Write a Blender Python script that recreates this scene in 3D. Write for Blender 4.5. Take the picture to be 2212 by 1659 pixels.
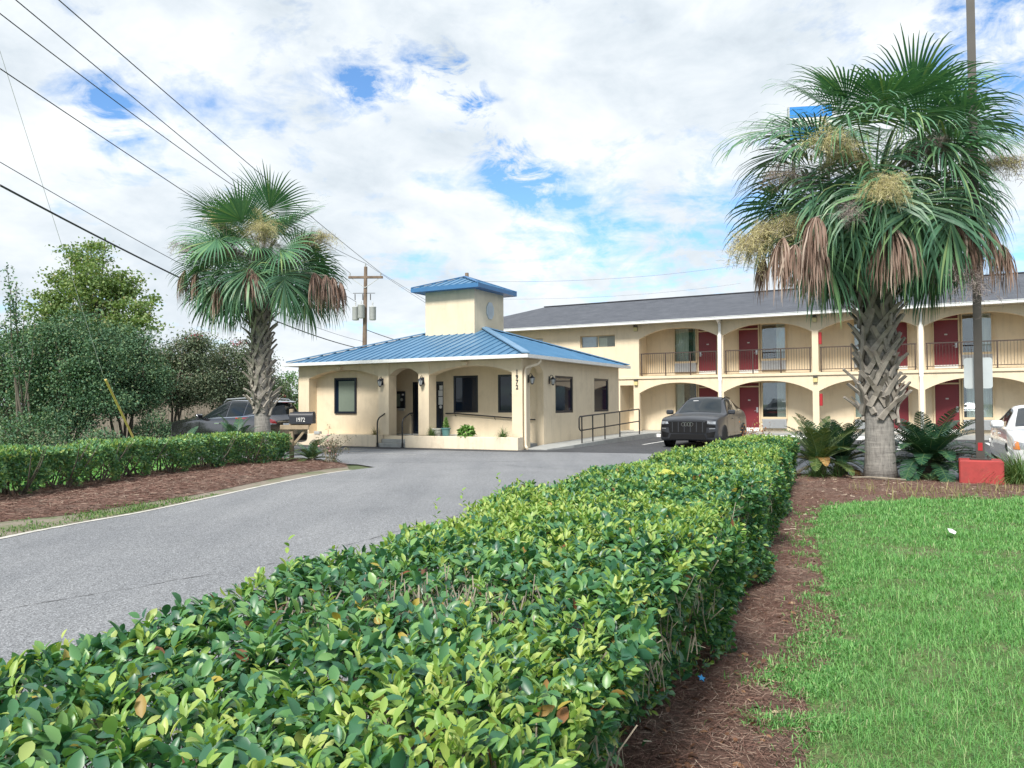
import bpy, math, random
import numpy as np
from mathutils import Vector, Matrix
from mathutils.bvhtree import BVHTree
for _o in list(bpy.data.objects): bpy.data.objects.remove(_o)
SC = bpy.context.scene
COL = SC.collection
R = math.radians
rng = np.random.default_rng(7)
random.seed(7)
# ------------------------------------------------------------------ camera
cam = bpy.data.cameras.new('camera'); camo = bpy.data.objects.new('camera', cam); COL.objects.link(camo)
cam.sensor_width = 36.0; cam.lens = 36.0*1662/2212; cam.clip_start = 0.05; cam.clip_end = 3000
PIT, ROL, TH = R(1.47), R(-0.36), R(28.0)
camo.matrix_world = Matrix.Translation((0, 0, 1.5)) @ Matrix.Rotation(R(90)+PIT, 4, 'X') @ Matrix.Rotation(ROL, 4, 'Z')
SC.camera = camo
SC.view_settings.view_transform = 'Standard'; SC.view_settings.look = 'None'
SC.view_settings.gamma = 1.0; SC.view_settings.exposure = 1.03
SC.render.engine = 'CYCLES'
SC.cycles.max_bounces = 8; SC.cycles.transparent_max_bounces = 12
SC.cycles.caustics_reflective = False; SC.cycles.caustics_refractive = False
# ------------------------------------------------------------------ sun + sky
SUN_EL, SUN_AZ = R(46), R(-158)        # azimuth from +Y towards +X
sl = bpy.data.lights.new('sun', 'SUN'); so = bpy.data.objects.new('sun', sl); COL.objects.link(so)
sl.energy = 2.7; sl.angle = R(14); sl.color = (1.0, 0.95, 0.87)
sd = Vector((math.sin(SUN_AZ)*math.cos(SUN_EL), math.cos(SUN_AZ)*math.cos(SUN_EL), math.sin(SUN_EL)))
so.rotation_euler = sd.to_track_quat('Z', 'Y').to_euler(); so.location = sd*50
world = bpy.data.worlds.new('World'); SC.world = world; world.use_nodes = True
def pixdir(px, py):
    X, Y = px-1106, py-829.5
    c, s = math.cos(ROL), math.sin(ROL); X, Y = X*c+Y*s, -X*s+Y*c
    d = (X/1662, 1.0, -Y/1662); c, s = math.cos(PIT), math.sin(PIT)
    return Vector((d[0], d[1]*c-d[2]*s, d[1]*s+d[2]*c)).normalized()
class NT:
    def __init__(s, tree): s.t = tree; s.n = tree.nodes; s.l = tree.links
    def node(s, typ, **kw):
        n = s.n.new(typ)
        for k, v in kw.items():
            if k == 'ins':
                for a, b in v.items():
                    if isinstance(b, bpy.types.NodeSocket): s.l.new(b, n.inputs[a])
                    else: n.inputs[a].default_value = b
            else: setattr(n, k, v)
        return n
    def math(s, op, a, b=None, c=None, clamp=False):
        n = s.n.new('ShaderNodeMath'); n.operation = op; n.use_clamp = clamp
        for i, v in enumerate((a, b, c)):
            if v is None: continue
            if isinstance(v, bpy.types.NodeSocket): s.l.new(v, n.inputs[i])
            else: n.inputs[i].default_value = v
        return n.outputs[0]
    def ramp(s, fac, stops, interp='LINEAR'):
        n = s.n.new('ShaderNodeValToRGB'); n.color_ramp.interpolation = interp
        e = n.color_ramp.elements
        while len(e) < len(stops): e.new(0.5)
        for el, (p, c) in zip(e, stops):
            el.position = p; el.color = (c, c, c, 1) if isinstance(c, (int, float)) else (*c, 1)
        s.l.new(fac, n.inputs[0]); return n.outputs[0]
    def mix(s, fac, a, b, blend='MIX'):
        n = s.n.new('ShaderNodeMix'); n.data_type = 'RGBA'; n.blend_type = blend
        for i, v in ((0, fac), (6, a), (7, b)):
            if isinstance(v, bpy.types.NodeSocket): s.l.new(v, n.inputs[i])
            elif i == 0: n.inputs[0].default_value = v
            else: n.inputs[i].default_value = (*v, 1)
        return n.outputs[2]
    def noise(s, vec, scale, detail=4, rough=0.55, dist=0.0):
        n = s.node('ShaderNodeTexNoise'); n.inputs['Scale'].default_value = scale
        n.inputs['Detail'].default_value = detail; n.inputs['Roughness'].default_value = rough
        n.inputs['Distortion'].default_value = dist
        s.l.new(vec, n.inputs['Vector']); return n.outputs[0]
def sky():
    w = NT(world.node_tree); w.n.clear()
    out = w.node('ShaderNodeOutputWorld')
    st = w.node('ShaderNodeTexSky'); st.sky_type = 'NISHITA'; st.sun_disc = False
    st.sun_elevation = SUN_EL; st.sun_rotation = SUN_AZ; st.air_density = 1.0; st.dust_density = 0.4; st.ozone_density = 2.5
    tint = w.mix(1.0, st.outputs[0], (0.72, 0.95, 1.12), 'MULTIPLY')
    b1 = w.node('ShaderNodeBackground', ins={0: tint, 1: 0.098})
    tc = w.node('ShaderNodeTexCoord').outputs['Generated']
    nrm = w.node('ShaderNodeVectorMath', operation='NORMALIZE'); w.l.new(tc, nrm.inputs[0]); d = nrm.outputs[0]
    sp = w.node('ShaderNodeSeparateXYZ'); w.l.new(d, sp.inputs[0])
    zz = w.math('ADD', w.math('MAXIMUM', sp.outputs[2], 0.0), 0.16)
    px = w.math('DIVIDE', sp.outputs[0], zz); py = w.math('DIVIDE', sp.outputs[1], zz)
    cb = w.node('ShaderNodeCombineXYZ', ins={0: px, 1: py, 2: 3.7}); p = cb.outputs[0]
    sc3 = w.node('ShaderNodeVectorMath', operation='MULTIPLY'); w.l.new(d, sc3.inputs[0]); sc3.inputs[1].default_value = (1.0, 1.0, 1.9)
    p = w.node('ShaderNodeVectorMath', operation='ADD'); w.l.new(sc3.outputs[0], p.inputs[0]); p.inputs[1].default_value = (2.3, 5.1, 0.7); p = p.outputs[0]
    n1 = w.noise(p, 3.1, 8, 0.56, 0.2)
    n2 = w.noise(p, 9.5, 9, 0.62, 0.35)
    st3 = w.node('ShaderNodeVectorMath', operation='MULTIPLY'); w.l.new(d, st3.inputs[0]); st3.inputs[1].default_value = (2.2, 2.2, 15.0)
    n3 = w.noise(st3.outputs[0], 2.6, 7, 0.62, 0.5)
    low = w.ramp(sp.outputs[2], [(0.10, 1.0), (0.34, 0.0)])
    cov = w.math('ADD', w.math('MULTIPLY', n1, 0.52), w.math('MULTIPLY', n2, 0.48))
    cov = w.math('ADD', cov, w.math('MULTIPLY', w.math('MULTIPLY', low, w.math('SUBTRACT', n3, 0.5)), 0.55))
    holes = [(940, 150, 34, .20), (985, 185, 30, .24), (1025, 225, 28, .24), (775, 180, 40, .17), (840, 195, 36, .10), (225, 232, 40, .19), (1110, 360, 42, .22), (1150, 390, 36, .14), (1060, 310, 30, .12),
             (600, 265, 16, .07), (2190, 90, 130, .16), (1530, 470, 95, .03), (1450, 545, 110, .05), (1250, 545, 90, .03), (870, 590, 60, .05), (1150, 560, 70, .03), (1180, 600, 90, .03), (640, 330, 60, .05), (1560, 600, 120, .06), (800, 90, 40, .05)]
    hl = []
    for (hx, hy, rad, amt) in holes:
        v = pixdir(hx, hy); sg = rad/1662.0
        dt = w.node('ShaderNodeVectorMath', operation='DOT_PRODUCT'); w.l.new(d, dt.inputs[0]); dt.inputs[1].default_value = v
        # gauss of angle: exp((dot-1)/sg^2)
        e = w.math('EXPONENT', w.math('MULTIPLY', w.math('SUBTRACT', dt.outputs['Value'], 1.0), 1.0/(sg*sg*1.4)))
        hl.append(w.math('MULTIPLY', e, amt*1.15))
    tot = hl[0]
    for h_ in hl[1:]: tot = w.math('ADD', tot, h_)
    rag = w.ramp(w.noise(p, 15.0, 8, 0.66, 0.6), [(0.36, 0.10), (0.62, 1.0)])
    cov = w.math('SUBTRACT', cov, w.math('MULTIPLY', tot, rag))
    mask = w.ramp(cov, [(0.325, 0.0), (0.385, 0.45), (0.47, 1.0)])
    # cloud tone: broad grey undersides and bright billows
    off = w.node('ShaderNodeVectorMath', operation='ADD'); w.l.new(p, off.inputs[0]); off.inputs[1].default_value = (4.3, 1.7, 0.5)
    s1 = w.noise(off.outputs[0], 2.6, 7, 0.55, 0.3)
    off2 = w.node('ShaderNodeVectorMath', operation='ADD'); w.l.new(p, off2.inputs[0]); off2.inputs[1].default_value = (0.06, 0.10, 0.03)
    s2 = w.noise(off2.outputs[0], 8.0, 8, 0.6, 0.3)
    tone = w.math('ADD', w.math('MULTIPLY', s1, 0.62), w.math('MULTIPLY', s2, 0.38))
    ccol = w.ramp(tone, [(0.36, (0.29, 0.325, 0.36)), (0.45, (0.375, 0.415, 0.45)), (0.54, (0.46, 0.49, 0.515)), (0.64, (0.56, 0.572, 0.585))])
    b2 = w.node('ShaderNodeBackground', ins={0: ccol, 1: 1.0})
    mx = w.node('ShaderNodeMixShader', ins={0: mask, 1: b1.outputs[0], 2: b2.outputs[0]})
    w.l.new(mx.outputs[0], out.inputs[0])
sky()
# ------------------------------------------------------------------ helpers
OX, OY = 0.33, 24.98
UV = (math.cos(TH), -math.sin(TH)); VV = (math.sin(TH), math.cos(TH))
def wp(u, v, z=0.0): return (OX+u*UV[0]+v*VV[0], OY+u*UV[1]+v*VV[1], z)
def at(px, py, y):
    r = pixdir(px, py); return Vector((0, 0, 1.5)) + r*(y/r.y)
def tag(o, label=None, cat=None, group=None, kind=None):
    if label: o['label'] = label
    if cat: o['category'] = cat
    if group: o['group'] = group
    if kind: o['kind'] = kind
    return o
def empty(name, loc=(0, 0, 0), rz=0.0, label=None, cat=None, group=None):
    o = bpy.data.objects.new(name, None); COL.objects.link(o); o.empty_display_size = 0.2
    o.location = loc; o.rotation_euler = (0, 0, rz); return tag(o, label, cat, group)
def copy_tree(o, parent=None):
    c = o.copy(); COL.objects.link(c); c.parent = parent
    for ch in [x for x in COL.objects if x.parent == o]: copy_tree(ch, c)
    return c
class MB:
    def __init__(s): s.v = []; s.f = []; s.m = []
    def add(s, vs, fs, mi=0):
        b = len(s.v); s.v += [tuple(v) for v in vs]
        for f in fs: s.f.append(tuple(i+b for i in f)); s.m.append(mi)
        return s
    def quad(s, a, b, c, d, mi=0): return s.add([a, b, c, d], [(0, 1, 2, 3)], mi)
    def poly(s, pts, mi=0): return s.add(pts, [tuple(range(len(pts)))], mi)
    def box(s, x0, x1, y0, y1, z0, z1, mi=0):
        return s.add([(x0,y0,z0),(x1,y0,z0),(x1,y1,z0),(x0,y1,z0),(x0,y0,z1),(x1,y0,z1),(x1,y1,z1),(x0,y1,z1)],
                     [(3,2,1,0),(4,5,6,7),(0,1,5,4),(1,2,6,5),(2,3,7,6),(3,0,4,7)], mi)
    def bbox(s, x0, x1, y0, y1, z0, z1, b=0.01, mi=0):       # box with chamfered edges
        v = []; 
        for k in range(3):
            pass
        X=(x0,x1);Y=(y0,y1);Z=(z0,z1); idx={}
        for i in (0,1):
            for j in (0,1):
                for k in (0,1):
                    sx=b if i==0 else -b; sy=b if j==0 else -b; sz=b if k==0 else -b
                    idx[(i,j,k,0)]=len(v); v.append((X[i],Y[j]+sy,Z[k]+sz))
                    idx[(i,j,k,1)]=len(v); v.append((X[i]+sx,Y[j],Z[k]+sz))
                    idx[(i,j,k,2)]=len(v); v.append((X[i]+sx,Y[j]+sy,Z[k]))
        f=[]
        I=lambda i,j,k,a: idx[(i,j,k,a)]
        f+= [(I(0,0,0,0),I(0,0,1,0),I(0,1,1,0),I(0,1,0,0)),(I(1,0,0,0),I(1,1,0,0),I(1,1,1,0),I(1,0,1,0)),
             (I(0,0,0,1),I(1,0,0,1),I(1,0,1,1),I(0,0,1,1)),(I(0,1,0,1),I(0,1,1,1),I(1,1,1,1),I(1,1,0,1)),
             (I(0,0,0,2),I(0,1,0,2),I(1,1,0,2),I(1,0,0,2)),(I(0,0,1,2),I(1,0,1,2),I(1,1,1,2),I(0,1,1,2))]
        for j in (0,1):
            for k in (0,1): f.append((I(0,j,k,1),I(0,j,k,2),I(1,j,k,2),I(1,j,k,1)))
        for i in (0,1):
            for k in (0,1): f.append((I(i,0,k,0),I(i,0,k,2),I(i,1,k,2),I(i,1,k,0)))
        for i in (0,1):
            for j in (0,1): f.append((I(i,j,0,0),I(i,j,0,1),I(i,j,1,1),I(i,j,1,0)))
        for i in (0,1):
            for j in (0,1):
                for k in (0,1): f.append((I(i,j,k,0),I(i,j,k,1),I(i,j,k,2)))
        return s.add(v,f,mi)
    def tube(s, pts, rad, n=8, mi=0, caps=True):
        pts = [Vector(p) for p in pts]; m = len(pts)
        if isinstance(rad, (int, float)): rad = [rad]*m
        vs = []; fs = []; ref = None
        for i, p in enumerate(pts):
            t = (pts[min(i+1, m-1)]-pts[max(i-1, 0)]).normalized()
            if ref is None: ref = Vector((0, 0, 1)) if abs(t.z) < 0.9 else Vector((1, 0, 0))
            a = (ref - t*ref.dot(t)).normalized(); b = t.cross(a); ref = a
            for k in range(n):
                an = 2*math.pi*k/n; vs.append(p+(a*math.cos(an)+b*math.sin(an))*rad[i])
        for i in range(m-1):
            for k in range(n):
                k2 = (k+1) % n; fs.append((i*n+k, i*n+k2, (i+1)*n+k2, (i+1)*n+k))
        if caps: fs.append(tuple(range(n-1, -1, -1))); fs.append(tuple((m-1)*n+k for k in range(n)))
        return s.add(vs, fs, mi)
    def lathe(s, c, prof, n=16, mi=0, axis='Z'):
        vs = []; fs = []; c = Vector(c)
        for (r, h) in prof:
            for k in range(n):
                a = 2*math.pi*k/n
                q = (r*math.cos(a), r*math.sin(a), h)
                if axis == 'Y': q = (q[0], q[2], -q[1])
                if axis == 'X': q = (q[2], q[0], q[1])
                vs.append(c+Vector(q))
        m = len(prof)
        for i in range(m-1):
            for k in range(n):
                k2 = (k+1) % n; fs.append((i*n+k, i*n+k2, (i+1)*n+k2, (i+1)*n+k))
        fs.append(tuple(range(n-1, -1, -1))); fs.append(tuple((m-1)*n+k for k in range(n)))
        return s.add(vs, fs, mi)
    def ext(s, poly2, y0, y1, plane='XZ', mi=0):             # extrude a polygon
        n = len(poly2)
        if plane == 'XZ': A = [(x, y0, z) for x, z in poly2]; B = [(x, y1, z) for x, z in poly2]
        elif plane == 'YZ': A = [(y0, x, z) for x, z in poly2]; B = [(y1, x, z) for x, z in poly2]
        else: A = [(x, y, y0) for x, y in poly2]; B = [(x, y, y1) for x, y in poly2]
        return s.add(A+B, [tuple(range(n)), tuple(range(2*n-1, n-1, -1))]+[(i, i+n, (i+1) % n+n, (i+1) % n) for i in range(n)], mi)
    def build(s, name, mats, parent=None, smooth=False, fixn=True, loc=None):
        me = bpy.data.meshes.new(name); me.from_pydata(s.v, [], s.f)
        if not isinstance(mats, (list, tuple)): mats = [mats]
        for m in mats: me.materials.append(m)
        if len(mats) > 1: me.polygons.foreach_set('material_index', s.m)
        if fixn:
            import bmesh
            bm = bmesh.new(); bm.from_mesh(me); bmesh.ops.recalc_face_normals(bm, faces=bm.faces); bm.to_mesh(me); bm.free()
        if smooth:
            me.polygons.foreach_set('use_smooth', [True]*len(me.polygons))
            if smooth != 'all':
                try: me.set_sharp_from_angle(angle=R(38))
                except Exception: pass
        me.update()
        o = bpy.data.objects.new(name, me); COL.objects.link(o); o.parent = parent
        if loc is not None: o.location = loc
        return o
def npmesh(name, V, F, mats, parent=None, mi=None, smooth=False):
    V = np.asarray(V, dtype=np.float32).reshape(-1, 3); F = np.asarray(F, dtype=np.int32); k = F.shape[1]
    me = bpy.data.meshes.new(name); me.vertices.add(len(V)); me.vertices.foreach_set('co', V.ravel())
    me.loops.add(F.size); me.loops.foreach_set('vertex_index', F.ravel())
    me.polygons.add(len(F)); me.polygons.foreach_set('loop_start', np.arange(0, F.size, k, dtype=np.int32))
    if not isinstance(mats, (list, tuple)): mats = [mats]
    for m in mats: me.materials.append(m)
    if mi is not None: me.polygons.foreach_set('material_index', np.asarray(mi, dtype=np.int32))
    if smooth: me.polygons.foreach_set('use_smooth', np.ones(len(F), dtype=bool))
    me.update(calc_edges=True); me.validate()
    o = bpy.data.objects.new(name, me); COL.objects.link(o); o.parent = parent; return o
def nrmz(a): return a/np.maximum(np.linalg.norm(a, axis=-1, keepdims=True), 1e-9)
# leaf templates: (along, side, normal) vertices + triangles
T_LEAF = (np.array([(0,0,0),(.22,0,.0),(.5,0,-.01),(.78,0,-.05),(1,0,-.13),(.2,.36,.07),(.5,.5,.08),(.8,.33,.0),(.2,-.36,.07),(.5,-.5,.08),(.8,-.33,.0)]),
          [(0,1,5),(0,8,1),(1,2,6),(1,6,5),(1,8,9),(1,9,2),(2,3,7),(2,7,6),(2,9,10),(2,10,3),(3,4,7),(3,10,4)])
T_RHOMB = (np.array([(0,0,0),(.5,.5,.08),(1,0,-.08),(.5,-.5,.08)]), [(0,2,1),(0,3,2)])
T_BLADE = (np.array([(0,.5,0),(0,-.5,0),(.45,.42,.10),(.45,-.42,.10),(.8,.25,.02),(.8,-.25,.02),(1,0,-.1)]), [(0,1,3),(0,3,2),(2,3,5),(2,5,4),(4,5,6)])
T_STICK = (np.array([(0,.5,0),(0,-.5,0),(1,-.5,0),(1,.5,0)]), [(0,1,2),(0,2,3)])
def leafmesh(name, C, D, N, L, W, tmpl, mats, mi=None, parent=None, smooth=False, bend=None):
    T, F = tmpl; T = np.asarray(T, float); F = np.asarray(F); n = len(C); k = len(T)
    D = nrmz(D); N = nrmz(N-D*np.sum(N*D, 1, keepdims=True)); S = np.cross(N, D)
    L = np.broadcast_to(np.asarray(L, float), (n,)); W = np.broadcast_to(np.asarray(W, float), (n,))
    V = (C[:, None, :] + D[:, None, :]*(T[None, :, 0:1]*L[:, None, None]) + S[:, None, :]*(T[None, :, 1:2]*W[:, None, None])
         + N[:, None, :]*(T[None, :, 2:3]*L[:, None, None]))
    if bend is not None:   # droop of the tip under its own weight
        V[:, :, 2] -= (T[None, :, 0]**2)*(np.asarray(bend)*L)[:, None]
    FF = (F[None]+(np.arange(n)*k)[:, None, None]).reshape(-1, 3)
    m = None if mi is None else np.repeat(mi, len(F))
    return npmesh(name, V, FF, mats, parent, m, smooth)
def rndv(n): return nrmz(rng.normal(size=(n, 3)))
def vnoise(P, s=1.0, seed=0):
    P = np.asarray(P, float)*s; out = np.zeros(len(P)); r = np.random.default_rng(seed)
    for k in range(6):
        w = r.normal(size=3)*(1.0+k*0.5); out += np.sin(P@w+r.uniform(0, 6.28))/(1+k*0.35)
    return out/2.6
def inpoly(x, y, poly):
    ins = np.zeros(len(x), bool); j = len(poly)-1
    for i in range(len(poly)):
        xi, yi = poly[i]; xj, yj = poly[j]
        c = ((yi > y) != (yj > y)) & (x < (xj-xi)*(y-yi)/(yj-yi+1e-12)+xi); ins ^= c; j = i
    return ins
def text_mesh(txt, size, depth, mat, name, parent, loc, rot, align='CENTER', bold=0.0, sx=1.0):
    c = bpy.data.curves.new('txt', 'FONT'); c.body = txt; c.size = size; c.extrude = depth; c.align_x = align; c.align_y = 'CENTER'; c.offset = bold
    t = bpy.data.objects.new('txt', c); COL.objects.link(t)
    dg = bpy.context.evaluated_depsgraph_get(); me = bpy.data.meshes.new_from_object(t.evaluated_get(dg))
    bpy.data.objects.remove(t); bpy.data.curves.remove(c); me.name = name; me.materials.clear(); me.materials.append(mat)
    for v in me.vertices: v.co.x *= sx
    o = bpy.data.objects.new(name, me); COL.objects.link(o); o.parent = parent; o.location = loc; o.rotation_euler = rot; return o
# ------------------------------------------------------------------ materials
def newmat(name):
    m = bpy.data.materials.new(name); m.use_nodes = True; t = NT(m.node_tree); t.n.clear()
    out = t.node('ShaderNodeOutputMaterial'); b = t.node('ShaderNodeBsdfPrincipled'); t.l.new(b.outputs[0], out.inputs[0])
    return m, t, b, out
def mat(name, col, rough=0.6, var=0.12, scale=3.0, metal=0.0, bump=0.0, bscale=60.0, spec=0.5, coat=0.0, stain=None, coord='Object', streak=0.0):
    m, t, b, out = newmat(name)
    tc = t.node('ShaderNodeTexCoord').outputs[coord]
    if var > 0:
        n = t.noise(tc, scale, 6, 0.62)
        lo = tuple(c*(1-var) for c in col); hi = tuple(min(1, c*(1+var)) for c in col)
        c = t.ramp(n, [(0.3, lo), (0.7, hi)])
        if stain:
            c = t.mix(t.ramp(t.noise(tc, stain[1], 5, 0.7), [(0.52, 0.0), (0.75, stain[2])]), c, stain[0])
        t.l.new(c, b.inputs['Base Color'])
    else: b.inputs['Base Color'].default_value = (*col, 1)
    b.inputs['Roughness'].default_value = rough; b.inputs['Metallic'].default_value = metal
    b.inputs['Specular IOR Level'].default_value = spec; b.inputs['Coat Weight'].default_value = coat
    b.inputs['Coat Roughness'].default_value = 0.06
    if streak:
        mp = t.node('ShaderNodeMapping'); t.l.new(tc, mp.inputs[0]); mp.inputs['Scale'].default_value = (2.2, 2.2, .22)
        f = t.ramp(t.noise(mp.outputs[0], 2.4, 7, 0.7), [(0.50, 0.0), (0.72, streak)]); src_ = b.inputs['Base Color'].links[0].from_socket
        t.l.new(t.mix(f, src_, tuple(k*.66 for k in col)), b.inputs['Base Color'])
    if bump > 0:
        bn = t.node('ShaderNodeBump'); bn.inputs['Strength'].default_value = bump; bn.inputs['Distance'].default_value = 0.01
        t.l.new(t.noise(tc, bscale, 4, 0.6), bn.inputs['Height']); t.l.new(bn.outputs[0], b.inputs['Normal'])
    return m
def leafmat(name, stops, rough=0.42, trans=0.25, spec=0.5, tcol=(1.25, 1.35, 0.5)):
    m, t, b, out = newmat(name)
    g = t.node('ShaderNodeNewGeometry').outputs['Random Per Island']
    c = t.ramp(g, stops); t.l.new(c, b.inputs['Base Color']); b.inputs['Roughness'].default_value = rough
    b.inputs['Specular IOR Level'].default_value = spec
    tr = t.node('ShaderNodeBsdfTranslucent'); t.l.new(t.mix(1.0, c, tcol, 'MULTIPLY'), tr.inputs[0])
    mx = t.node('ShaderNodeMixShader', ins={0: trans, 1: b.outputs[0], 2: tr.outputs[0]})
    t.l.new(mx.outputs[0], out.inputs[0]); return m
def panemat(name, tint=(0.02, 0.03, 0.045), refl=0.3, clear=True):
    m, t, b, out = newmat(name)
    if not clear:
        b.inputs['Base Color'].default_value = (*tint, 1); b.inputs['Roughness'].default_value = 0.04; b.inputs['Specular IOR Level'].default_value = 0.5
        return m
    tr = t.node('ShaderNodeBsdfTransparent'); tr.inputs[0].default_value = (*tint, 1)
    gl = t.node('ShaderNodeBsdfGlossy'); gl.inputs['Roughness'].default_value = 0.02; gl.inputs[0].default_value = (.9, .95, 1, 1)
    mx = t.node('ShaderNodeMixShader', ins={0: refl, 1: tr.outputs[0], 2: gl.outputs[0]}); t.l.new(mx.outputs[0], out.inputs[0]); return m
M = {}
M['stucco'] = mat('stucco', (0.735, 0.625, 0.46), 0.9, 0.06, 0.9, bump=0.35, bscale=90, spec=0.2, stain=((0.55, 0.455, 0.325), 1.3, 0.55), streak=.35)
M['planter'] = mat('painted_masonry', (0.78, 0.68, 0.53), 0.85, 0.05, 1.5, bump=0.3, bscale=60, spec=0.2, stain=((0.48, 0.40, 0.28), 3.0, 0.55), streak=.5)
M['white'] = mat('white_paint', (0.78, 0.78, 0.76), 0.45, 0.05, 4)
M['gutter'] = mat('gutter_white', (0.72, 0.74, 0.74), 0.4, 0.06, 2, stain=((0.5, 0.5, 0.46), 5, 0.4))
M['soffit'] = mat('soffit', (0.70, 0.63, 0.50), 0.7, 0.06, 3)
M['darkframe'] = mat('dark_frame', (0.012, 0.016, 0.026), 0.35, 0.1, 5)
M['darkglass'] = panemat('tinted_glass', (0.008, 0.016, 0.032), clear=False)
M['pane'] = panemat('window_glass', (0.9, 0.95, 0.95), 0.13)
M['room'] = mat('dark_room', (0.03, 0.035, 0.04), 0.9, 0.2, 2)
M['blind'] = mat('window_blind', (0.16, 0.2, 0.16), 0.7, 0.05, 8)
M['blackmetal'] = mat('black_metal', (0.02, 0.02, 0.022), 0.45, 0.2, 8)
M['brownmetal'] = mat('brown_metal', (0.055, 0.036, 0.03), 0.5, 0.15, 8)
M['concrete'] = mat('concrete', (0.36, 0.37, 0.36), 0.9, 0.12, 2.2, bump=0.3, bscale=40, stain=((0.17, 0.17, 0.16), 2.7, 0.6))
M['door'] = mat('red_door', (0.165, 0.018, 0.026), 0.42, 0.08, 2)
M['silver'] = mat('brushed_metal', (0.55, 0.56, 0.58), 0.35, 0.06, 10, metal=0.8)
M['grille'] = mat('ac_grille', (0.34, 0.36, 0.38), 0.6, 0.06, 6)
M['curtain'] = mat('curtain_fabric', (0.72, 0.74, 0.70), 0.9, 0.05, 5)
M['trim'] = mat('frame_tan', (0.60, 0.49, 0.33), 0.7, 0.05, 4)
M['red'] = mat('red_enamel', (0.36, 0.02, 0.025), 0.4, 0.08, 4)
M['lens'] = mat('lamp_lens', (0.62, 0.55, 0.26), 0.3, 0.06, 9)
M['lampglass'] = mat('lantern_glass', (0.55, 0.58, 0.58), 0.15, 0.1, 9)
M['paper'] = mat('paper', (0.75, 0.76, 0.78), 0.8, 0.03, 9)
M['wood_pole'] = mat('weathered_pole', (0.19, 0.14, 0.105), 0.9, 0.3, 3, bump=0.4, bscale=25)
M['wood'] = mat('mailbox_wood', (0.30, 0.235, 0.16), 0.85, 0.25, 6, bump=0.3, bscale=30)
M['grey'] = mat('grey_enamel', (0.48, 0.50, 0.50), 0.45, 0.06, 5)
M['signback'] = mat('sign_back', (0.52, 0.57, 0.60), 0.45, 0.05, 4, metal=0.25)
M['polebrown'] = mat('pole_bronze', (0.060, 0.054, 0.048), 0.55, 0.15, 3)
M['redpaint'] = mat('red_concrete', (0.36, 0.048, 0.045), 0.75, 0.14, 4, bump=0.3, bscale=30, stain=((0.22, 0.05, 0.045), 5, 0.6))
M['wire'] = mat('cable', (0.035, 0.038, 0.045), 0.6, 0.1, 1)
M['yellow'] = mat('yellow_guard', (0.74, 0.52, 0.16), 0.55, 0.1, 5)
M['fence'] = mat('fence_wood', (0.19, 0.165, 0.135), 0.9, 0.3, 4, bump=0.3, bscale=20)
M['black'] = mat('black_rubber', (0.012, 0.012, 0.013), 0.75, 0.2, 6)
M['mailbox'] = mat('mailbox_black', (0.022, 0.025, 0.034), 0.45, 0.1, 6)
M['pot'] = mat('teal_pot', (0.10, 0.24, 0.24), 0.6, 0.1, 6)
M['potwhite'] = mat('pale_pot', (0.5, 0.5, 0.45), 0.6, 0.1, 6)
M['bark'] = mat('tree_bark', (0.135, 0.115, 0.095), 0.95, 0.3, 6, bump=0.5, bscale=20)
M['paletwig'] = mat('pale_twigs', (0.27, 0.235, 0.185), 0.9, 0.3, 12)
M['soil'] = mat('planter_soil', (0.08, 0.055, 0.04), 0.95, 0.3, 12, bump=0.5, bscale=40)
M['blue'] = mat('blue_panel', (0.02, 0.22, 0.62), 0.4, 0.08, 2)
def roofmetal():
    m, t, b, out = newmat('blue_metal_roof')
    tc = t.node('ShaderNodeTexCoord').outputs['Object']
    c = t.ramp(t.noise(tc, 0.9, 5, 0.6), [(0.3, (0.085, 0.215, 0.37)), (0.7, (0.125, 0.275, 0.44))])
    t.l.new(c, b.inputs['Base Color']); b.inputs['Roughness'].default_value = 0.38; b.inputs['Metallic'].default_value = 0.25
    return m
M['roofblue'] = roofmetal()
M['ridgeblue'] = mat('blue_trim', (0.16, 0.30, 0.46), 0.4, 0.08, 2, metal=0.2)
M['fasciablue'] = mat('blue_fascia', (0.045, 0.155, 0.33), 0.45, 0.08, 2)
def shingles():
    m, t, b, out = newmat('asphalt_shingles')
    tc = t.node('ShaderNodeTexCoord').outputs['Object']
    sp = t.node('ShaderNodeSeparateXYZ'); t.l.new(tc, sp.inputs[0])
    cb = t.node('ShaderNodeCombineXYZ', ins={0: sp.outputs[0], 1: t.math('MULTIPLY', sp.outputs[1], 1.04), 2: 0.0})
    br = t.node('ShaderNodeTexBrick'); t.l.new(cb.outputs[0], br.inputs['Vector'])
    br.inputs['Color1'].default_value = (0.060, 0.068, 0.085, 1); br.inputs['Color2'].default_value = (0.112, 0.122, 0.145, 1); br.inputs['Mortar'].default_value = (0.035, 0.038, 0.048, 1)
    br.inputs['Scale'].default_value = 1.0; br.inputs['Brick Width'].default_value = 0.26; br.inputs['Row Height'].default_value = 0.145; br.inputs['Mortar Size'].default_value = 0.012; br.inputs['Bias'].default_value = -0.1
    c = t.mix(0.5, br.outputs[0], t.ramp(t.noise(tc, 1.2, 6, 0.7), [(0.3, (0.055, 0.062, 0.078)), (0.7, (0.125, 0.135, 0.16))]))
    t.l.new(c, b.inputs['Base Color']); b.inputs['Roughness'].default_value = 0.9
    bn = t.node('ShaderNodeBump'); bn.inputs['Strength'].default_value = 0.5; bn.inputs['Distance'].default_value = 0.02; t.l.new(br.outputs['Fac'], bn.inputs['Height']); bn.invert = True
    t.l.new(bn.outputs[0], b.inputs['Normal']); return m
M['shingle'] = shingles()
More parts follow.
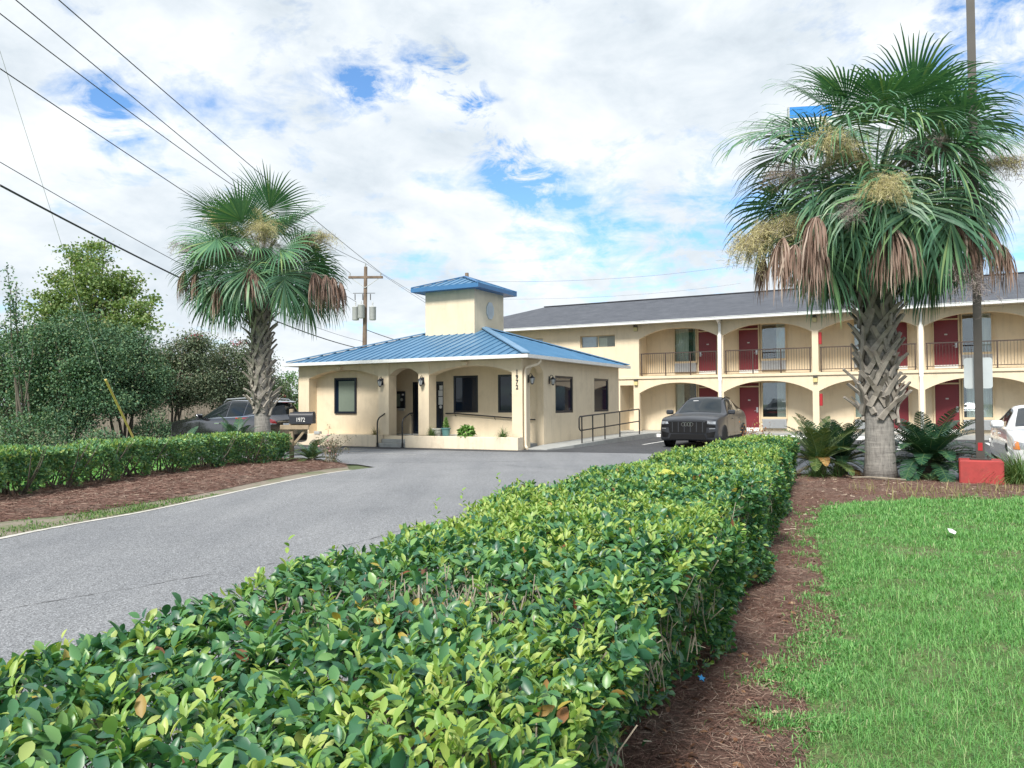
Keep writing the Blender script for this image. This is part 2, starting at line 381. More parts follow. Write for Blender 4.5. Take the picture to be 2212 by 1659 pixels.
# ------------------------------------------------------------------ ground, road, beds
def asphalt(name, c1, c2, speck, sp2):
    m, t, b, out = newmat(name)
    tc = t.node('ShaderNodeTexCoord').outputs['Object']
    big = t.noise(tc, 0.22, 6, 0.6, 0.6); mp = t.node('ShaderNodeMapping'); t.l.new(tc, mp.inputs[0]); mp.inputs['Rotation'].default_value = (0, 0, R(20)); mp.inputs['Scale'].default_value = (1.3, 0.16, 1)
    streak = t.noise(mp.outputs[0], 0.9, 5, 0.6)
    base = t.ramp(t.math('ADD', t.math('MULTIPLY', big, 0.5), t.math('MULTIPLY', streak, 0.5)), [(0.36, c1), (0.64, c2)])
    v = t.node('ShaderNodeTexVoronoi'); v.inputs['Scale'].default_value = 95; t.l.new(tc, v.inputs['Vector'])
    wn = t.node('ShaderNodeTexWhiteNoise'); t.l.new(v.outputs['Position'], wn.inputs[0])
    sc = t.ramp(wn.outputs[0], [(0.0, (0.45,)*3), (0.5, (0.95,)*3), (0.85, (1.15,)*3), (1.0, (sp2,)*3)])
    col = t.mix(speck, base, t.mix(1.0, base, sc, 'MULTIPLY'))
    col = t.mix(t.ramp(t.noise(tc, 0.75, 7, 0.75), [(0.56, 0.0), (0.76, 0.5)]), col, (c1[0]*0.62, c1[1]*0.62, c1[2]*0.62))
    t.l.new(col, b.inputs['Base Color']); b.inputs['Roughness'].default_value = 0.88; b.inputs['Specular IOR Level'].default_value = 0.3
    bn = t.node('ShaderNodeBump'); bn.inputs['Strength'].default_value = 0.7; bn.inputs['Distance'].default_value = 0.006
    t.l.new(v.outputs['Distance'], bn.inputs['Height']); t.l.new(bn.outputs[0], b.inputs['Normal']); return m
M['road'] = asphalt('old_asphalt', (0.185, 0.194, 0.210), (0.268, 0.276, 0.290), 0.85, 1.7)
M['lot'] = asphalt('dark_asphalt', (0.060, 0.063, 0.070), (0.090, 0.094, 0.102), 0.7, 1.8)
def lawnmat(name, g1, g2, soil, amt):
    m, t, b, out = newmat(name)
    tc = t.node('ShaderNodeTexCoord').outputs['Object']
    c = t.ramp(t.noise(tc, 9.0, 6, 0.7), [(0.3, g1), (0.7, g2)])
    c = t.mix(t.ramp(t.noise(tc, 1.7, 6, 0.7), [(0.5 if amt < 1 else 0.40, 0.0), (0.7 if amt < 1 else 0.54, amt)]), c, soil)
    t.l.new(c, b.inputs['Base Color']); b.inputs['Roughness'].default_value = 0.95
    bn = t.node('ShaderNodeBump'); bn.inputs['Strength'].default_value = 0.8; bn.inputs['Distance'].default_value = 0.03; t.l.new(t.noise(tc, 40, 3, 0.6), bn.inputs['Height']); t.l.new(bn.outputs[0], b.inputs['Normal']); return m
M['lawn'] = lawnmat('lawn_base', (0.065, 0.105, 0.032), (0.10, 0.18, 0.045), (0.19, 0.15, 0.105), 0.8)
M['lawnfar'] = lawnmat('lawn_far', (0.085, 0.215, 0.030), (0.14, 0.33, 0.05), (0.14, 0.2, 0.06), 0.3)
M['earth'] = lawnmat('rough_ground', (0.07, 0.11, 0.045), (0.12, 0.15, 0.07), (0.13, 0.11, 0.08), 0.7)
M['verge'] = lawnmat('verge_dirt', (0.12, 0.135, 0.075), (0.17, 0.20, 0.10), (0.25, 0.215, 0.175), 1.0)
def mulchmat():
    m, t, b, out = newmat('pine_mulch')
    tc = t.node('ShaderNodeTexCoord').outputs['Object']
    mp = t.node('ShaderNodeMapping'); t.l.new(tc, mp.inputs[0]); mp.inputs['Scale'].default_value = (1, 3.4, 1); mp.inputs['Rotation'].default_value = (0, 0, 0.7)
    a = t.noise(mp.outputs[0], 22, 6, 0.75, 1.2); g = t.noise(tc, 1.6, 5, 0.65)
    c = t.ramp(a, [(0.28, (0.05, 0.032, 0.026)), (0.42, (0.155, 0.090, 0.072)), (0.58, (0.24, 0.145, 0.115)), (0.74, (0.38, 0.27, 0.22))])
    c = t.mix(t.ramp(g, [(0.45, 0.0), (0.68, 0.62)]), c, (0.27, 0.215, 0.18))
    t.l.new(c, b.inputs['Base Color']); b.inputs['Roughness'].default_value = 0.95; b.inputs['Specular IOR Level'].default_value = 0.2
    bn = t.node('ShaderNodeBump'); bn.inputs['Strength'].default_value = 1.0; bn.inputs['Distance'].default_value = 0.025; t.l.new(a, bn.inputs['Height']); t.l.new(bn.outputs[0], b.inputs['Normal']); return m
M['mulch'] = mulchmat()
M['paintline'] = mat('worn_paint', (0.66, 0.67, 0.66), 0.8, 0.2, 6, stain=((0.3, 0.3, 0.31), 4, 0.8))
M['edge'] = mat('concrete_edge', (0.52, 0.51, 0.47), 0.9, 0.15, 5, bump=0.2, bscale=40, stain=((0.3, 0.28, 0.24), 3, 0.7))
M['crack'] = mat('crack_filler', (0.10, 0.10, 0.105), 0.9, 0.3, 9)
def struct(o): return tag(o, kind='structure')
def flat(name, pts, z, m):
    return struct(MB().poly([(x, y, z) for x, y in pts]).build(name, m))
def ribbon(name, pts, wid, z, m, jit=0.0, rough=False):
    mb = MB(); pts = [Vector((x, y, 0)) for x, y in pts]; L = []; Rr = []
    for i, p in enumerate(pts):
        t = (pts[min(i+1, len(pts)-1)]-pts[max(i-1, 0)]).normalized(); n = Vector((-t.y, t.x, 0))
        w = wid*(1+random.uniform(-jit, jit)); L.append((p.x+n.x*w/2, p.y+n.y*w/2, z)); Rr.append((p.x-n.x*w/2, p.y-n.y*w/2, z))
    for i in range(len(pts)-1): mb.quad(L[i], L[i+1], Rr[i+1], Rr[i])
    return struct(mb.build(name, m))
def smooth_line(pts, n=8):
    out = []; P = [np.array(p, float) for p in pts]
    for i in range(len(P)-1):
        a = P[max(i-1, 0)]; b = P[i]; c = P[i+1]; d = P[min(i+2, len(P)-1)]
        for k in range(n):
            t = k/n; out.append(tuple(0.5*((2*b)+(c-a)*t+(2*a-5*b+4*c-d)*t*t+(3*b-a-3*c+d)*t**3)))
    out.append(tuple(P[-1])); return out
flat('ground', [(-900, -300), (900, -300), (900, 1500), (-900, 1500)], -0.03, M['earth'])
road_edge = smooth_line([(-6.3, -4), (-6.15, 3), (-6.05, 6.5), (-5.84, 8.77), (-5.6, 9.83), (-5.24, 10.94), (-4.98, 12.3), (-4.57, 14.74), (-4.12, 16.64), (-3.72, 17.7)], 8)
flat('driveway', [(-6.3, -6)]+road_edge+[(-3.3, 18.5), (-3.9, 19.4), (-6, 20.2), (-12, 22.5), (-17, 24), (-19, 30), (-12, 34), (14, 42), (40, 36), (45, -6)], 0.0, M['road'])
ribbon('kerb_strip', road_edge[8:], 0.085, 0.006, M['edge'], 0.25)
# dark, newer asphalt by the buildings
dk = [wp(-9.9, -1.1), wp(-6.5, -1.35), wp(-3, -1.2), wp(0.5, -1.0), wp(1.6, -0.55), wp(3.6, -0.25), wp(8, 0.2), wp(14, 1.5), wp(22, 2.0), wp(24, 12.6), wp(1.7, 12.6), wp(-0.5, 12.0), wp(-0.2, 0.3), wp(-9.9, 0.3)]
flat('parking_lot', [(p[0], p[1]) for p in dk], 0.005, M['lot'])
for k, (u0, va, vb) in enumerate([(2.62, 4.3, 9.9), (5.35, 4.3, 9.9), (8.08, 4.3, 9.9), (10.8, 4.3, 9.9), (13.5, 4.3, 9.9)]):
    ribbon('parking_stripe', [wp(u0, va)[:2], wp(u0-0.05, vb)[:2]], 0.11, 0.010, M['paintline'], 0.05)
# faint worn stripes on the drive before the lobby
ribbon('worn_stripe', [wp(-7.2, -2.3)[:2], wp(-4.6, -2.35)[:2]], 0.12, 0.004, M['edge'], 0.3)
ribbon('worn_stripe', [wp(-6.5, -3.2)[:2], wp(-1.9, -3.25)[:2]], 0.07, 0.004, M['edge'], 0.4)
def jag(a, b, n, amp, seed):
    r = np.random.default_rng(seed); t = np.linspace(0, 1, n); a = np.array(a[:2]); b = np.array(b[:2]); d = b-a; nn = np.array([-d[1], d[0]])/np.hypot(*d)
    off = np.cumsum(r.normal(size=n))*amp; off -= np.linspace(off[0], off[-1], n); return [tuple(a+d*tt+nn*o) for tt, o in zip(t, off)]
def g0(px, py):
    r = pixdir(px, py); t = -1.5/r.z; return (r.x*t, r.y*t)
ribbon('road_crack', jag(g0(-60, 1330), g0(610, 1215), 60, 0.010, 1)+jag(g0(610, 1215), g0(1180, 1062), 90, 0.012, 2), 0.008, 0.004, M['crack'], 0.9)
ribbon('road_crack', jag(g0(1095, 1005), g0(1330, 1020), 40, 0.02, 3), 0.02, 0.004, M['crack'], 0.8)
ribbon('road_crack', jag(g0(830, 1000), g0(1300, 994), 60, 0.03, 4), 0.025, 0.004, M['crack'], 0.8)
# left mulch bed, verge and lawn
SURF = []
def surfz(x, y):
    out = np.full(len(x), 0.012)
    for gx, gy, Z, I in SURF:
        ix = (x-gx[0])/(gx[1]-gx[0]); iy = (y-gy[0])/(gy[1]-gy[0]); ok = (ix > 0) & (iy > 0) & (ix < len(gx)-1.01) & (iy < len(gy)-1.01)
        a = np.clip(ix, 0, len(gx)-2).astype(int); b = np.clip(iy, 0, len(gy)-2).astype(int); fx_ = np.clip(ix-a, 0, 1); fy_ = np.clip(iy-b, 0, 1)
        z = Z[b, a]*(1-fx_)*(1-fy_)+Z[b, a+1]*fx_*(1-fy_)+Z[b+1, a]*(1-fx_)*fy_+Z[b+1, a+1]*fx_*fy_
        out = np.where(ok & I[b, a], np.maximum(out, z), out)
    return out
def mound(name, poly, m, h, z0, step=0.18, noise=0.02, seed=1, edge=0.5):
    xs = np.array([p[0] for p in poly]); ys = np.array([p[1] for p in poly])
    gx = np.arange(xs.min()-step, xs.max()+2*step, step); gy = np.arange(ys.min()-step, ys.max()+2*step, step)
    X, Y = np.meshgrid(gx, gy); ins = inpoly(X.ravel(), Y.ravel(), poly)
    A = np.array(poly); B = np.roll(A, -1, axis=0); P = np.stack([X.ravel(), Y.ravel()], 1)
    dmin = np.full(len(P), 1e9); near = np.zeros_like(P)
    for a, b in zip(A, B):
        ab = b-a; t = np.clip(((P-a)@ab)/(ab@ab+1e-12), 0, 1); q = a+t[:, None]*ab; dd = np.hypot(*(P-q).T); k = dd < dmin; dmin[k] = dd[k]; near[k] = q[k]
    keep = ins.copy()
    # outside points that touch inside cells snap to the outline
    I2 = ins.reshape(X.shape); cell = I2[:-1, :-1] | I2[1:, :-1] | I2[:-1, 1:] | I2[1:, 1:]
    P2 = np.where(ins[:, None], P, near); dd = np.where(ins, dmin, 0)
    z = z0 + h*np.clip(dd/edge, 0, 1)**0.7 + np.where(ins, noise*vnoise(np.c_[P2*3.0, np.zeros(len(P))], 1.6, seed)*np.clip(dd/0.2, 0, 1), 0)
    nx = X.shape[1]; cy, cx = np.nonzero(cell); a = cy*nx+cx
    F = np.stack([a, a+1, a+nx+1, a+nx], 1)
    used, inv = np.unique(F, return_inverse=True)
    V = np.c_[P2, z][used]; F = inv.reshape(F.shape)
    o = struct(npmesh(name, V, F, m, smooth=True)); SURF.append((gx, gy, z.reshape(X.shape), ins.reshape(X.shape))); return o
def hz(px, py): return g0(px, py)
bedL = smooth_line([(-7.9, 4), (-7.35, 8.2), (-6.67, 10.04), (-6.1, 10.7), (-5.74, 11.75), (-5.3, 13.08), (-4.87, 15.7), (-4.42, 17.75), (-4.0, 18.6), (-4.35, 19.6)], 5)+smooth_line([(-5.4, 20.4), (-6.6, 20.9), (-7.5, 19.6), (-8.0, 17.2), (-8.3, 14.4), (-9.0, 11), (-9.6, 4)], 4)
flat('verge', [(-9.5, -4), (-6.25, -4)]+[(x-0.03, y) for x, y in road_edge[8:]]+[(-4.0, 18.7), (-4.4, 19.8), (-6, 21), (-8, 20), (-9, 12)], 0.003, M['verge'])
mound('mulch_bed', bedL, M['mulch'], 0.09, 0.008, 0.16, 0.03, 3)
flat('lawn', [(-60, -4), (-8.8, -4), (-9.3, 8), (-8.6, 12), (-8.1, 15), (-7.6, 18), (-7.4, 20), (-9.5, 22.2), (-14, 24), (-19, 26), (-60, 27)], 0.002, M['lawnfar'])
# right bed and lawn
lawn_edge = smooth_line([(12.5, 11.3), (9.5, 11.5), (7.58, 11.45), (5.79, 11.4), (4.56, 10.95), (3.94, 9.97), (3.37, 8.6), (2.88, 7.23), (2.6, 6.48), (2.42, 5.87), (2.28, 5.43), (2.05, 4.85), (1.88, 4.54), (1.68, 4.24), (1.5, 4.01), (1.38, 3.63), (1.2, 3.19), (0.8, 2.2), (0.3, 1.0), (-0.1, -1)], 6)
bed_far = smooth_line([(-1.6, -1), (-0.9, 0.6), (-0.25, 2.2), (0.9, 5.0), (2.2, 8.6), (3.6, 12.2), (4.6, 14.6), (5.5, 15.8), (6.3, 15.4), (6.9, 15.1), (7.6, 14.5), (8.2, 14.05), (9.2, 13.4), (10.5, 13.0), (12.5, 12.9)], 5)
mound('mulch_bed', bed_far+[(x-0.0, y) for x, y in lawn_edge], M['mulch'], 0.055, 0.008, 0.13, 0.022, 5, 0.35)
lawn_poly = lawn_edge+[(3.5, -1), (12.5, 1.5)]
mound('lawn', lawn_poly, M['lawn'], 0.05, 0.012, 0.16, 0.02, 6, 0.4)
# ------------------------------------------------------------------ walls with openings
def pierced(mb, u0, u1, zb, zt, v0, v1, ops, mi=0, nseg=20, back=True):
    """wall in the local XZ plane from v0 (front) to v1; ops: (ua, ub, zlo, zspring, zcrown)"""
    def top(o, u):
        if o[4] is None: return o[3]
        t = (u-(o[0]+o[1])/2)/((o[1]-o[0])/2); return o[3]+(o[4]-o[3])*(1-abs(t)**2.3)
    br = {u0, u1}
    for o in ops:
        br |= {o[0], o[1]}
        if o[4] is not None: br |= set(o[0]+(o[1]-o[0])*k/nseg for k in range(nseg+1))
    br = sorted(br)
    for a, b in zip(br[:-1], br[1:]):
        if b-a < 1e-6: continue
        mid = (a+b)/2; act = sorted([o for o in ops if o[0] < mid < o[1]], key=lambda o: o[2])
        la = lb = zb
        for o in act+[None]:
            ha, hb = (o[2], o[2]) if o else (zt, zt)
            if ha-la > 1e-6 or hb-lb > 1e-6:
                mb.quad((a, v0, la), (b, v0, lb), (b, v0, hb), (a, v0, ha), mi)
                if back: mb.quad((a, v1, la), (a, v1, ha), (b, v1, hb), (b, v1, lb), mi)
            if o:
                if o[2] > zb+1e-6: mb.quad((a, v0, o[2]), (b, v0, o[2]), (b, v1, o[2]), (a, v1, o[2]), mi)
                la, lb = top(o, a), top(o, b)
                mb.quad((a, v0, la), (a, v1, la), (b, v1, lb), (b, v0, lb), mi)
    for o in ops:
        for u in (o[0], o[1]): mb.quad((u, v0, o[2]), (u, v1, o[2]), (u, v1, o[3]), (u, v0, o[3]), mi)
    mb.quad((u0, v0, zt), (u1, v0, zt), (u1, v1, zt), (u0, v1, zt), mi); mb.quad((u0, v0, zb), (u0, v1, zb), (u1, v1, zb), (u1, v0, zb), mi)
    mb.quad((u0, v0, zb), (u0, v0, zt), (u0, v1, zt), (u0, v1, zb), mi); mb.quad((u1, v0, zb), (u1, v1, zb), (u1, v1, zt), (u1, v0, zt), mi)
def swap(mb, u):   # turn a wall built along X into one along Y whose outer face sits at x = u
    mb.v = [(u-y, x, z) for x, y, z in mb.v]; return mb
def frame_mb(a, b, z0, z1, y, w=0.06, d=0.07):
    mb = MB(); mb.box(a, b, y-d/2, y+d/2, z0, z0+w); mb.box(a, b, y-d/2, y+d/2, z1-w, z1)
    mb.box(a, a+w, y-d/2, y+d/2, z0+w, z1-w); mb.box(b-w, b, y-d/2, y+d/2, z0+w, z1-w); return mb
# ------------------------------------------------------------------ lobby building
RZ = -TH
lob = empty('lobby_building', wp(0, 0), RZ, 'single-storey tan stucco motel office with blue metal hip roof and square tower', 'building')
w = MB(); pierced(w, -9.65, 0.0, 0.0, 3.04, 0.0, 0.42, [(-5.34, -4.06, 0.40, 2.53, 2.79), (-3.62, -0.36, 0.40, 2.52, 2.79), (-9.12, -5.80, 0.42, 2.50, 2.79)])
w.box(-9.5, -5.5, 0.424, 0.55, 0.0, 3.03)
w.build('front_wall', M['stucco'], lob)
w = MB()
for a, b in ((-5.80, -5.34), (-4.06, -3.62), (-0.36, 0.02)): MB().box(a, b, -0.035, -0.003, 0.42, 3.035).build('pilaster', M['stucco'], lob)
w = MB(); pierced(w, 0.426, 9.03, 0.0, 3.04, 0.0, 0.25, [(0.56, 1.60, 0.0, 2.54, 2.82), (2.56, 4.14, 1.16, 2.49, None), (6.23, 7.82, 1.16, 2.49, None)])
swap(w, 0.0).build('side_wall', M['stucco'], lob)
w = MB(); pierced(w, -5.49, -0.256, 0.0, 3.04, 1.62, 1.80, [(-5.47, -4.10, 0.40, 2.34, None), (-3.66, -2.62, 1.19, 2.53, None), (-1.80, -0.72, 1.19, 2.53, None)])
w.box(-6.9, -5.494, 1.62, 1.80, 0, 3.03); w.box(-9.65, -9.4, 0.556, 9.03, 0, 3.035); w.box(-9.39, -0.26, 8.8, 9.03, 0, 3.03)
w.box(-6.9, -6.75, 0.556, 1.615, 0, 3.03)
w.build('porch_wall', M['stucco'], lob)
w = MB(); w.box(-6.75, -0.26, 0.43, 1.61, 2.93, 2.99); w.build('porch_ceiling', M['soffit'], lob)
w = MB(); w.box(-6.74, -3.0, 0.05, 1.615, 0.0, 0.40); w.add([(-3.0, .05, 0), (-0.255, .05, 0), (-0.255, 1.615, 0), (-3.0, 1.615, 0), (-3.0, .05, .40), (-0.255, .05, .13), (-0.255, 1.615, .13), (-3.0, 1.615, .40)], [(4, 5, 6, 7), (0, 1, 5, 4), (1, 2, 6, 5)])
w.build('porch_floor', M['concrete'], lob)
# planters
for a, b in ((-9.6, -5.60), (-4.36, 0.05)):
    w = MB(); w.bbox(a, b, -0.42, -0.30, 0.0, 0.42, 0.012); w.box(a, a+0.12, -0.298, -0.037, 0, 0.418); w.box(b-0.12, b, -0.298, -0.037, 0, 0.418)
    pl = w.build('planter', M['planter'], lob)
    MB().box(a+0.121, b-0.121, -0.299, -0.036, 0.3, 0.375).build('soil', M['soil'], pl)
w = MB(); w.bbox(-5.59, -4.37, -0.42, 0.045, 0, 0.14, .01); w.bbox(-5.59, -4.37, -0.14, 0.045, 0.142, 0.275, .01); w.box(-5.335, -4.065, 0.046, 0.10, 0.275, 0.398)
w.build('steps', M['concrete'], lob)
def window(par, a, b, z0, z1, y, wname='window', glass='darkglass', fr='darkframe', rot=None, fw=0.07, blind=False):
    f = frame_mb(a, b, z0, z1, y, fw, 0.08); g = MB().box(a+fw, b-fw, y-0.01, y+0.01, z0+fw, z1-fw)
    if rot is not None: swap(f, rot); swap(g, rot)
    fo = f.build(wname, M[fr], par); g.build('pane', M[glass], fo)
    if blind:
        bl = MB().box(a+0.20, b-fw-.01, y-0.018, y-0.012, z0+fw+.01, z1-fw-.05)
        if rot is not None: swap(bl, rot)
        bl.build('blind', M['blind'], fo)
    return fo
window(lob, -8.20, -7.16, 1.17, 2.51, 0.405, blind=True)
window(lob, -3.66, -2.62, 1.19, 2.53, 1.66); window(lob, -1.80, -0.72, 1.19, 2.53, 1.66)
window(lob, 2.56, 4.14, 1.16, 2.49, 0.06, rot=0.0, fw=0.08); window(lob, 6.23, 7.82, 1.16, 2.49, 0.06, rot=0.0, fw=0.08)
d = frame_mb(-5.47, -4.10, 0.40, 2.34, 1.66, 0.09, 0.08); d.box(-4.86, -4.76, 1.62, 1.70, 0.49, 2.25); do = d.build('door', M['darkframe'], lob)
MB().box(-5.38, -4.86, 1.65, 1.67, .49, 2.25).build('pane', M['darkglass'], do); MB().box(-4.76, -4.19, 1.65, 1.67, .49, 2.25).build('pane', M['darkglass'], do)
MB().tube([(-4.72, 1.60, 1.2), (-4.72, 1.585, 1.3), (-4.72, 1.60, 1.4)], 0.015, 8).build('handle', M['silver'], do)
for k, (x0, x1, z0, z1) in enumerate([(-4.27, -4.13, 2.03, 2.19), (-4.31, -4.13, 1.80, 2.01), (-4.31, -4.13, 1.48, 1.77)]):
    MB().box(x0, x1, 1.612, 1.618, z0, z1).build('notice', M['paper'], do)
MB().lathe((-4.22, 1.612, 1.40), [(0.06, 0), (0.06, 0.006)], 16, 0, 'Y').build('notice', M['paper'], do)
nb = MB().bbox(-6.25, -5.80, 1.55, 1.615, 1.36, 2.00, .01).build('notice_board', M['darkframe'], lob)
MB().box(-6.2, -6.0, 1.543, 1.549, 1.42, 1.9).build('sheet', M['blind'], nb); MB().lathe((-5.93, 1.543, 1.68), [(0.06, 0), (0.06, .006)], 14, 0, 'Y').build('sheet', M['grey'], nb)
MB().box(-5.92, -5.83, 1.543, 1.549, 1.84, 1.9).build('sheet', M['paper'], nb); MB().box(-6.1, -5.85, 1.53, 1.61, 1.27, 1.355).build('tray', M['grey'], nb)
# wall rail in the porch
w = MB(); w.tube([(-3.95, 1.54, 1.16), (-3.6, 1.54, 1.165), (-1.5, 1.54, 1.02), (-0.45, 1.54, 0.95), (-0.30, 1.54, 0.95)], 0.024, 8)
for u, z in ((-3.55, 1.14), (-1.9, 1.03), (-0.65, 0.94)): w.tube([(u, 1.54, z+.01), (u, 1.56, z-.06), (u, 1.617, z-.07)], 0.012, 6)
w.build('handrail', M['blackmetal'], lob)
# roof
E0 = 3.09; CL = (-9.95, -0.35); CR = (0.32, -0.35); BR = (0.32, 9.35); BL = (-9.95, 9.35); PR = (-3.85, 4.15, 4.50); PL = (-5.7, 4.15, 4.50)
def e3(c, z=E0): return (c[0], c[1], z)
rf = MB(); rf.quad(e3(CL), e3(CR), PR, PL); rf.poly([e3(CR), e3(BR), PR]); rf.quad(e3(BR), e3(BL), PL, PR); rf.poly([e3(BL), e3(CL), PL])
rf.quad(e3(CL, E0-.05), e3(CR, E0-.05), e3(BR, E0-.05), e3(BL, E0-.05))
def rib(mb, a, b, h=0.030, w_=0.030):
    a = Vector(a); b = Vector(b); t = (b-a).normalized(); s = t.cross(Vector((0, 0, 1))).normalized()*(w_/2); n = s.cross(t).normalized()*h
    if n.z < 0: n = -n
    mb.add([a-s, a+s, a+s+n, a-s+n, b-s, b+s, b+s+n, b-s+n], [(0, 1, 2, 3), (4, 7, 6, 5), (1, 5, 6, 2), (3, 2, 6, 7), (0, 3, 7, 4)])
def onroof(u, v): return E0 + (v+0.35)*(4.50-E0)/(4.15+0.35)
u = -9.7
while u < 0.25:
    vm = min(4.15, -0.35+(0.32-u)*4.5/(0.32+3.85), -0.35+(u+9.95)*4.5/(9.95-5.7))
    if vm > 0: rib(rf, (u, -0.35, E0), (u, vm, onroof(u, vm)))
    u += 0.345
v = -0.1
while v < 9.2:
    f = min((v+0.35)/4.5, (9.35-v)/5.2); ue = 0.32+(-3.85-0.32)*f; rib(rf, (0.32, v, E0), (ue, v, E0+(4.5-E0)*f)); v += 0.345
ro = rf.build('roof', M['roofblue'], lob, fixn=False)
rd = MB()
for a, b in ((e3(CR), PR), (e3(CL), PL), (e3(BR), PR), (PL, PR)): rib(rd, (a[0], a[1], a[2]+.03), (b[0], b[1], b[2]+.03), 0.04, 0.26)
rd.build('ridge_cap', M['ridgeblue'], ro)
g = MB(); g.box(CL[0]-.02, CR[0]+.12, CL[1]-.12, CL[1]-.002, E0-.12, E0-.005); g.box(CR[0]+.002, CR[0]+.12, CR[1]+.001, BR[1], E0-.12, E0-.005); g.box(CL[0]-.12, CL[0]-.022, CL[1]-.12, BL[1], E0-.12, E0-.005)
g.build('gutter', M['gutter'], ro)
g = MB(); g.box(CL[0], CR[0], CL[1], -0.04, E0-.10, E0-.052); g.box(0.03, CR[0], -0.039, BR[1], E0-.10, E0-.052); g.build('soffit', M['soffit'], ro)
ds = MB(); ds.tube([(0.36, 0.62, E0-.1), (0.36, 0.62, E0-.2), (0.30, 0.5, E0-.3), (0.07, 0.12, E0-.42), (0.06, 0.10, E0-.52), (0.06, 0.10, 0.16), (0.10, 0.06, 0.09), (0.2, -.05, 0.05)], 0.042, 8)
ds.build('downspout', M['planter'], lob, smooth=True)
# tower
tw = MB(); tw.box(-6.02, -3.74, 3.28, 5.62, 3.6, 5.97); two = tw.build('tower', M['stucco'], lob)
T0, T1, TV0, TV1 = -6.42, -3.34, 2.88, 6.02; TC = ((T0+T1)/2, (TV0+TV1)/2, 6.66); TE = 6.10
tr = MB(); cs = [(T0, TV0, TE), (T1, TV0, TE), (T1, TV1, TE), (T0, TV1, TE)]
for k in range(4): tr.poly([cs[k], cs[(k+1) % 4], TC])
for k in range(1, 9):
    f = k/9; x = T0+(T1-T0)*f; y = TV0+(TV1-TV0)*f; m_ = min(f, 1-f)*2
    rib(tr, (x, TV0, TE), (x, TV0+(TC[1]-TV0)*m_, TE+(6.66-TE)*m_)); rib(tr, (T1, y, TE), (T1+(TC[0]-T1)*m_, y, TE+(6.66-TE)*m_))
tro = tr.build('tower_roof', M['roofblue'], two, fixn=False)
tf = MB(); tf.box(T0-.02, T1+.02, TV0-.02, TV0+.0, 5.95, 6.115); tf.box(T1, T1+.02, TV0, TV1, 5.95, 6.115); tf.box(T0-.02, T0, TV0, TV1, 5.95, 6.115); tf.box(T0, T1, TV1, TV1+.02, 5.95, 6.115)
tf.box(T0+.001, T1-.001, TV0+.001, TV1-.001, 5.965, 5.985)
for k in range(4): rib(tf, (cs[k][0], cs[k][1], cs[k][2]+.02), (TC[0], TC[1], TC[2]+.02), .03, .14)
tf.build('tower_fascia', M['fasciablue'], two)
vn = MB(); oc = [(4.47+0.30*math.cos(R(22.5+45*k)), 5.22+0.36*math.sin(R(22.5+45*k))) for k in range(8)]; vn.ext(oc, -3.739, -3.70, 'YZ')
for k in range(9): vn.box(-3.70, -3.685, 4.27, 4.67, 5.0+k*.05, 5.02+k*.05)
vn.build('vent', M['signback'], two)
for k_, ch_ in enumerate('1972'): text_mesh(ch_, 0.20, 0.008, M['darkframe'], 'house_number', lob, (-0.165, -0.045, 2.53-.165*k_), (R(90), 0, 0), bold=0.004, sx=0.9)
lantern_src = None
def lantern(par, loc, rz):
    global lantern_src
    if lantern_src:
        c = copy_tree(lantern_src, par); c.location = loc; c.rotation_euler = (0, 0, rz); return c
    b = MB(); b.bbox(-.055, .055, -.02, 0, -.13, .12, .006); b.tube([(0, -.02, .1), (0, -.07, .17), (0, -.13, .15), (0, -.14, .09)], .011, 6)
    b.lathe((0, -.14, 0), [(.0, .13), (.03, .10), (.035, .085), (.10, .03), (.105, .015)], 12); b.lathe((0, -.14, 0), [(.05, -.16), (.055, -.15), (.03, -.18), (.0, -.20)], 10)
    for k in range(6):
        a = k*math.pi/3; b.tube([(.098*math.cos(a), -.14+.098*math.sin(a), .015), (.05*math.cos(a), -.14+.05*math.sin(a), -.155)], .006, 4)
    o = b.build('wall_lantern', M['darkframe'], par, smooth=True)
    MB().lathe((0, -.14, 0), [(.088, .012), (.042, -.15)], 12).build('glass', M['lampglass'], o, smooth=True)
    o.location = loc; o.rotation_euler = (0, 0, rz); lantern_src = o; return o
lantern(lob, (-5.62, -0.04, 2.32), 0); lantern(lob, (-3.86, -0.04, 2.32), 0)
lantern(lob, (0.003, 0.44, 2.32), R(90)); lantern(lob, (0.003, 2.06, 2.32), R(90))
for u in (-7.55, -2.1):
    b = MB(); b.bbox(u-.13, u+.07, -.16, -.06, 2.80, 2.92, .02); b.tube([(u, -.06, 2.87), (u+.02, 0, 2.90)], .025, 6); b.tube([(u+.12, -.1, 2.93), (u+.05, -.03, 2.9)], .02, 6); b.build('floodlight', M['stucco'], lob)
# step handrails
for k, (u, lab) in enumerate(((-5.52, 'left curved dark handrail of the lobby front steps'), (-4.44, 'right curved dark handrail of the lobby front steps'))):
    w = MB(); w.tube([(0, 0, 0), (0, 0, .84), (0, .03, .95), (0, .10, 1.03), (0, .42, 1.17), (0, .50, 1.185), (0, .95 if k == 0 else .6, 1.19)], 0.026, 8); w.lathe((0, 0, 0), [(.07, 0), (.07, .02), (.035, .03), (.035, .16)], 8)
    w.tube([(0, .50, 1.18), (0.0, .50, 1.13), (0.03, .50, 1.10)], 0.011, 6)
    if k: w.tube([(0, .58, 1.18), (0, .58, .43)], 0.02, 8)
    o = w.build('handrail', M['brownmetal'] if 0 else M['blackmetal'], None, smooth=True); o.location = wp(u, -.46, 0.0); o.rotation_euler = (0, 0, RZ); tag(o, lab, 'handrail', 'lobby step handrails')
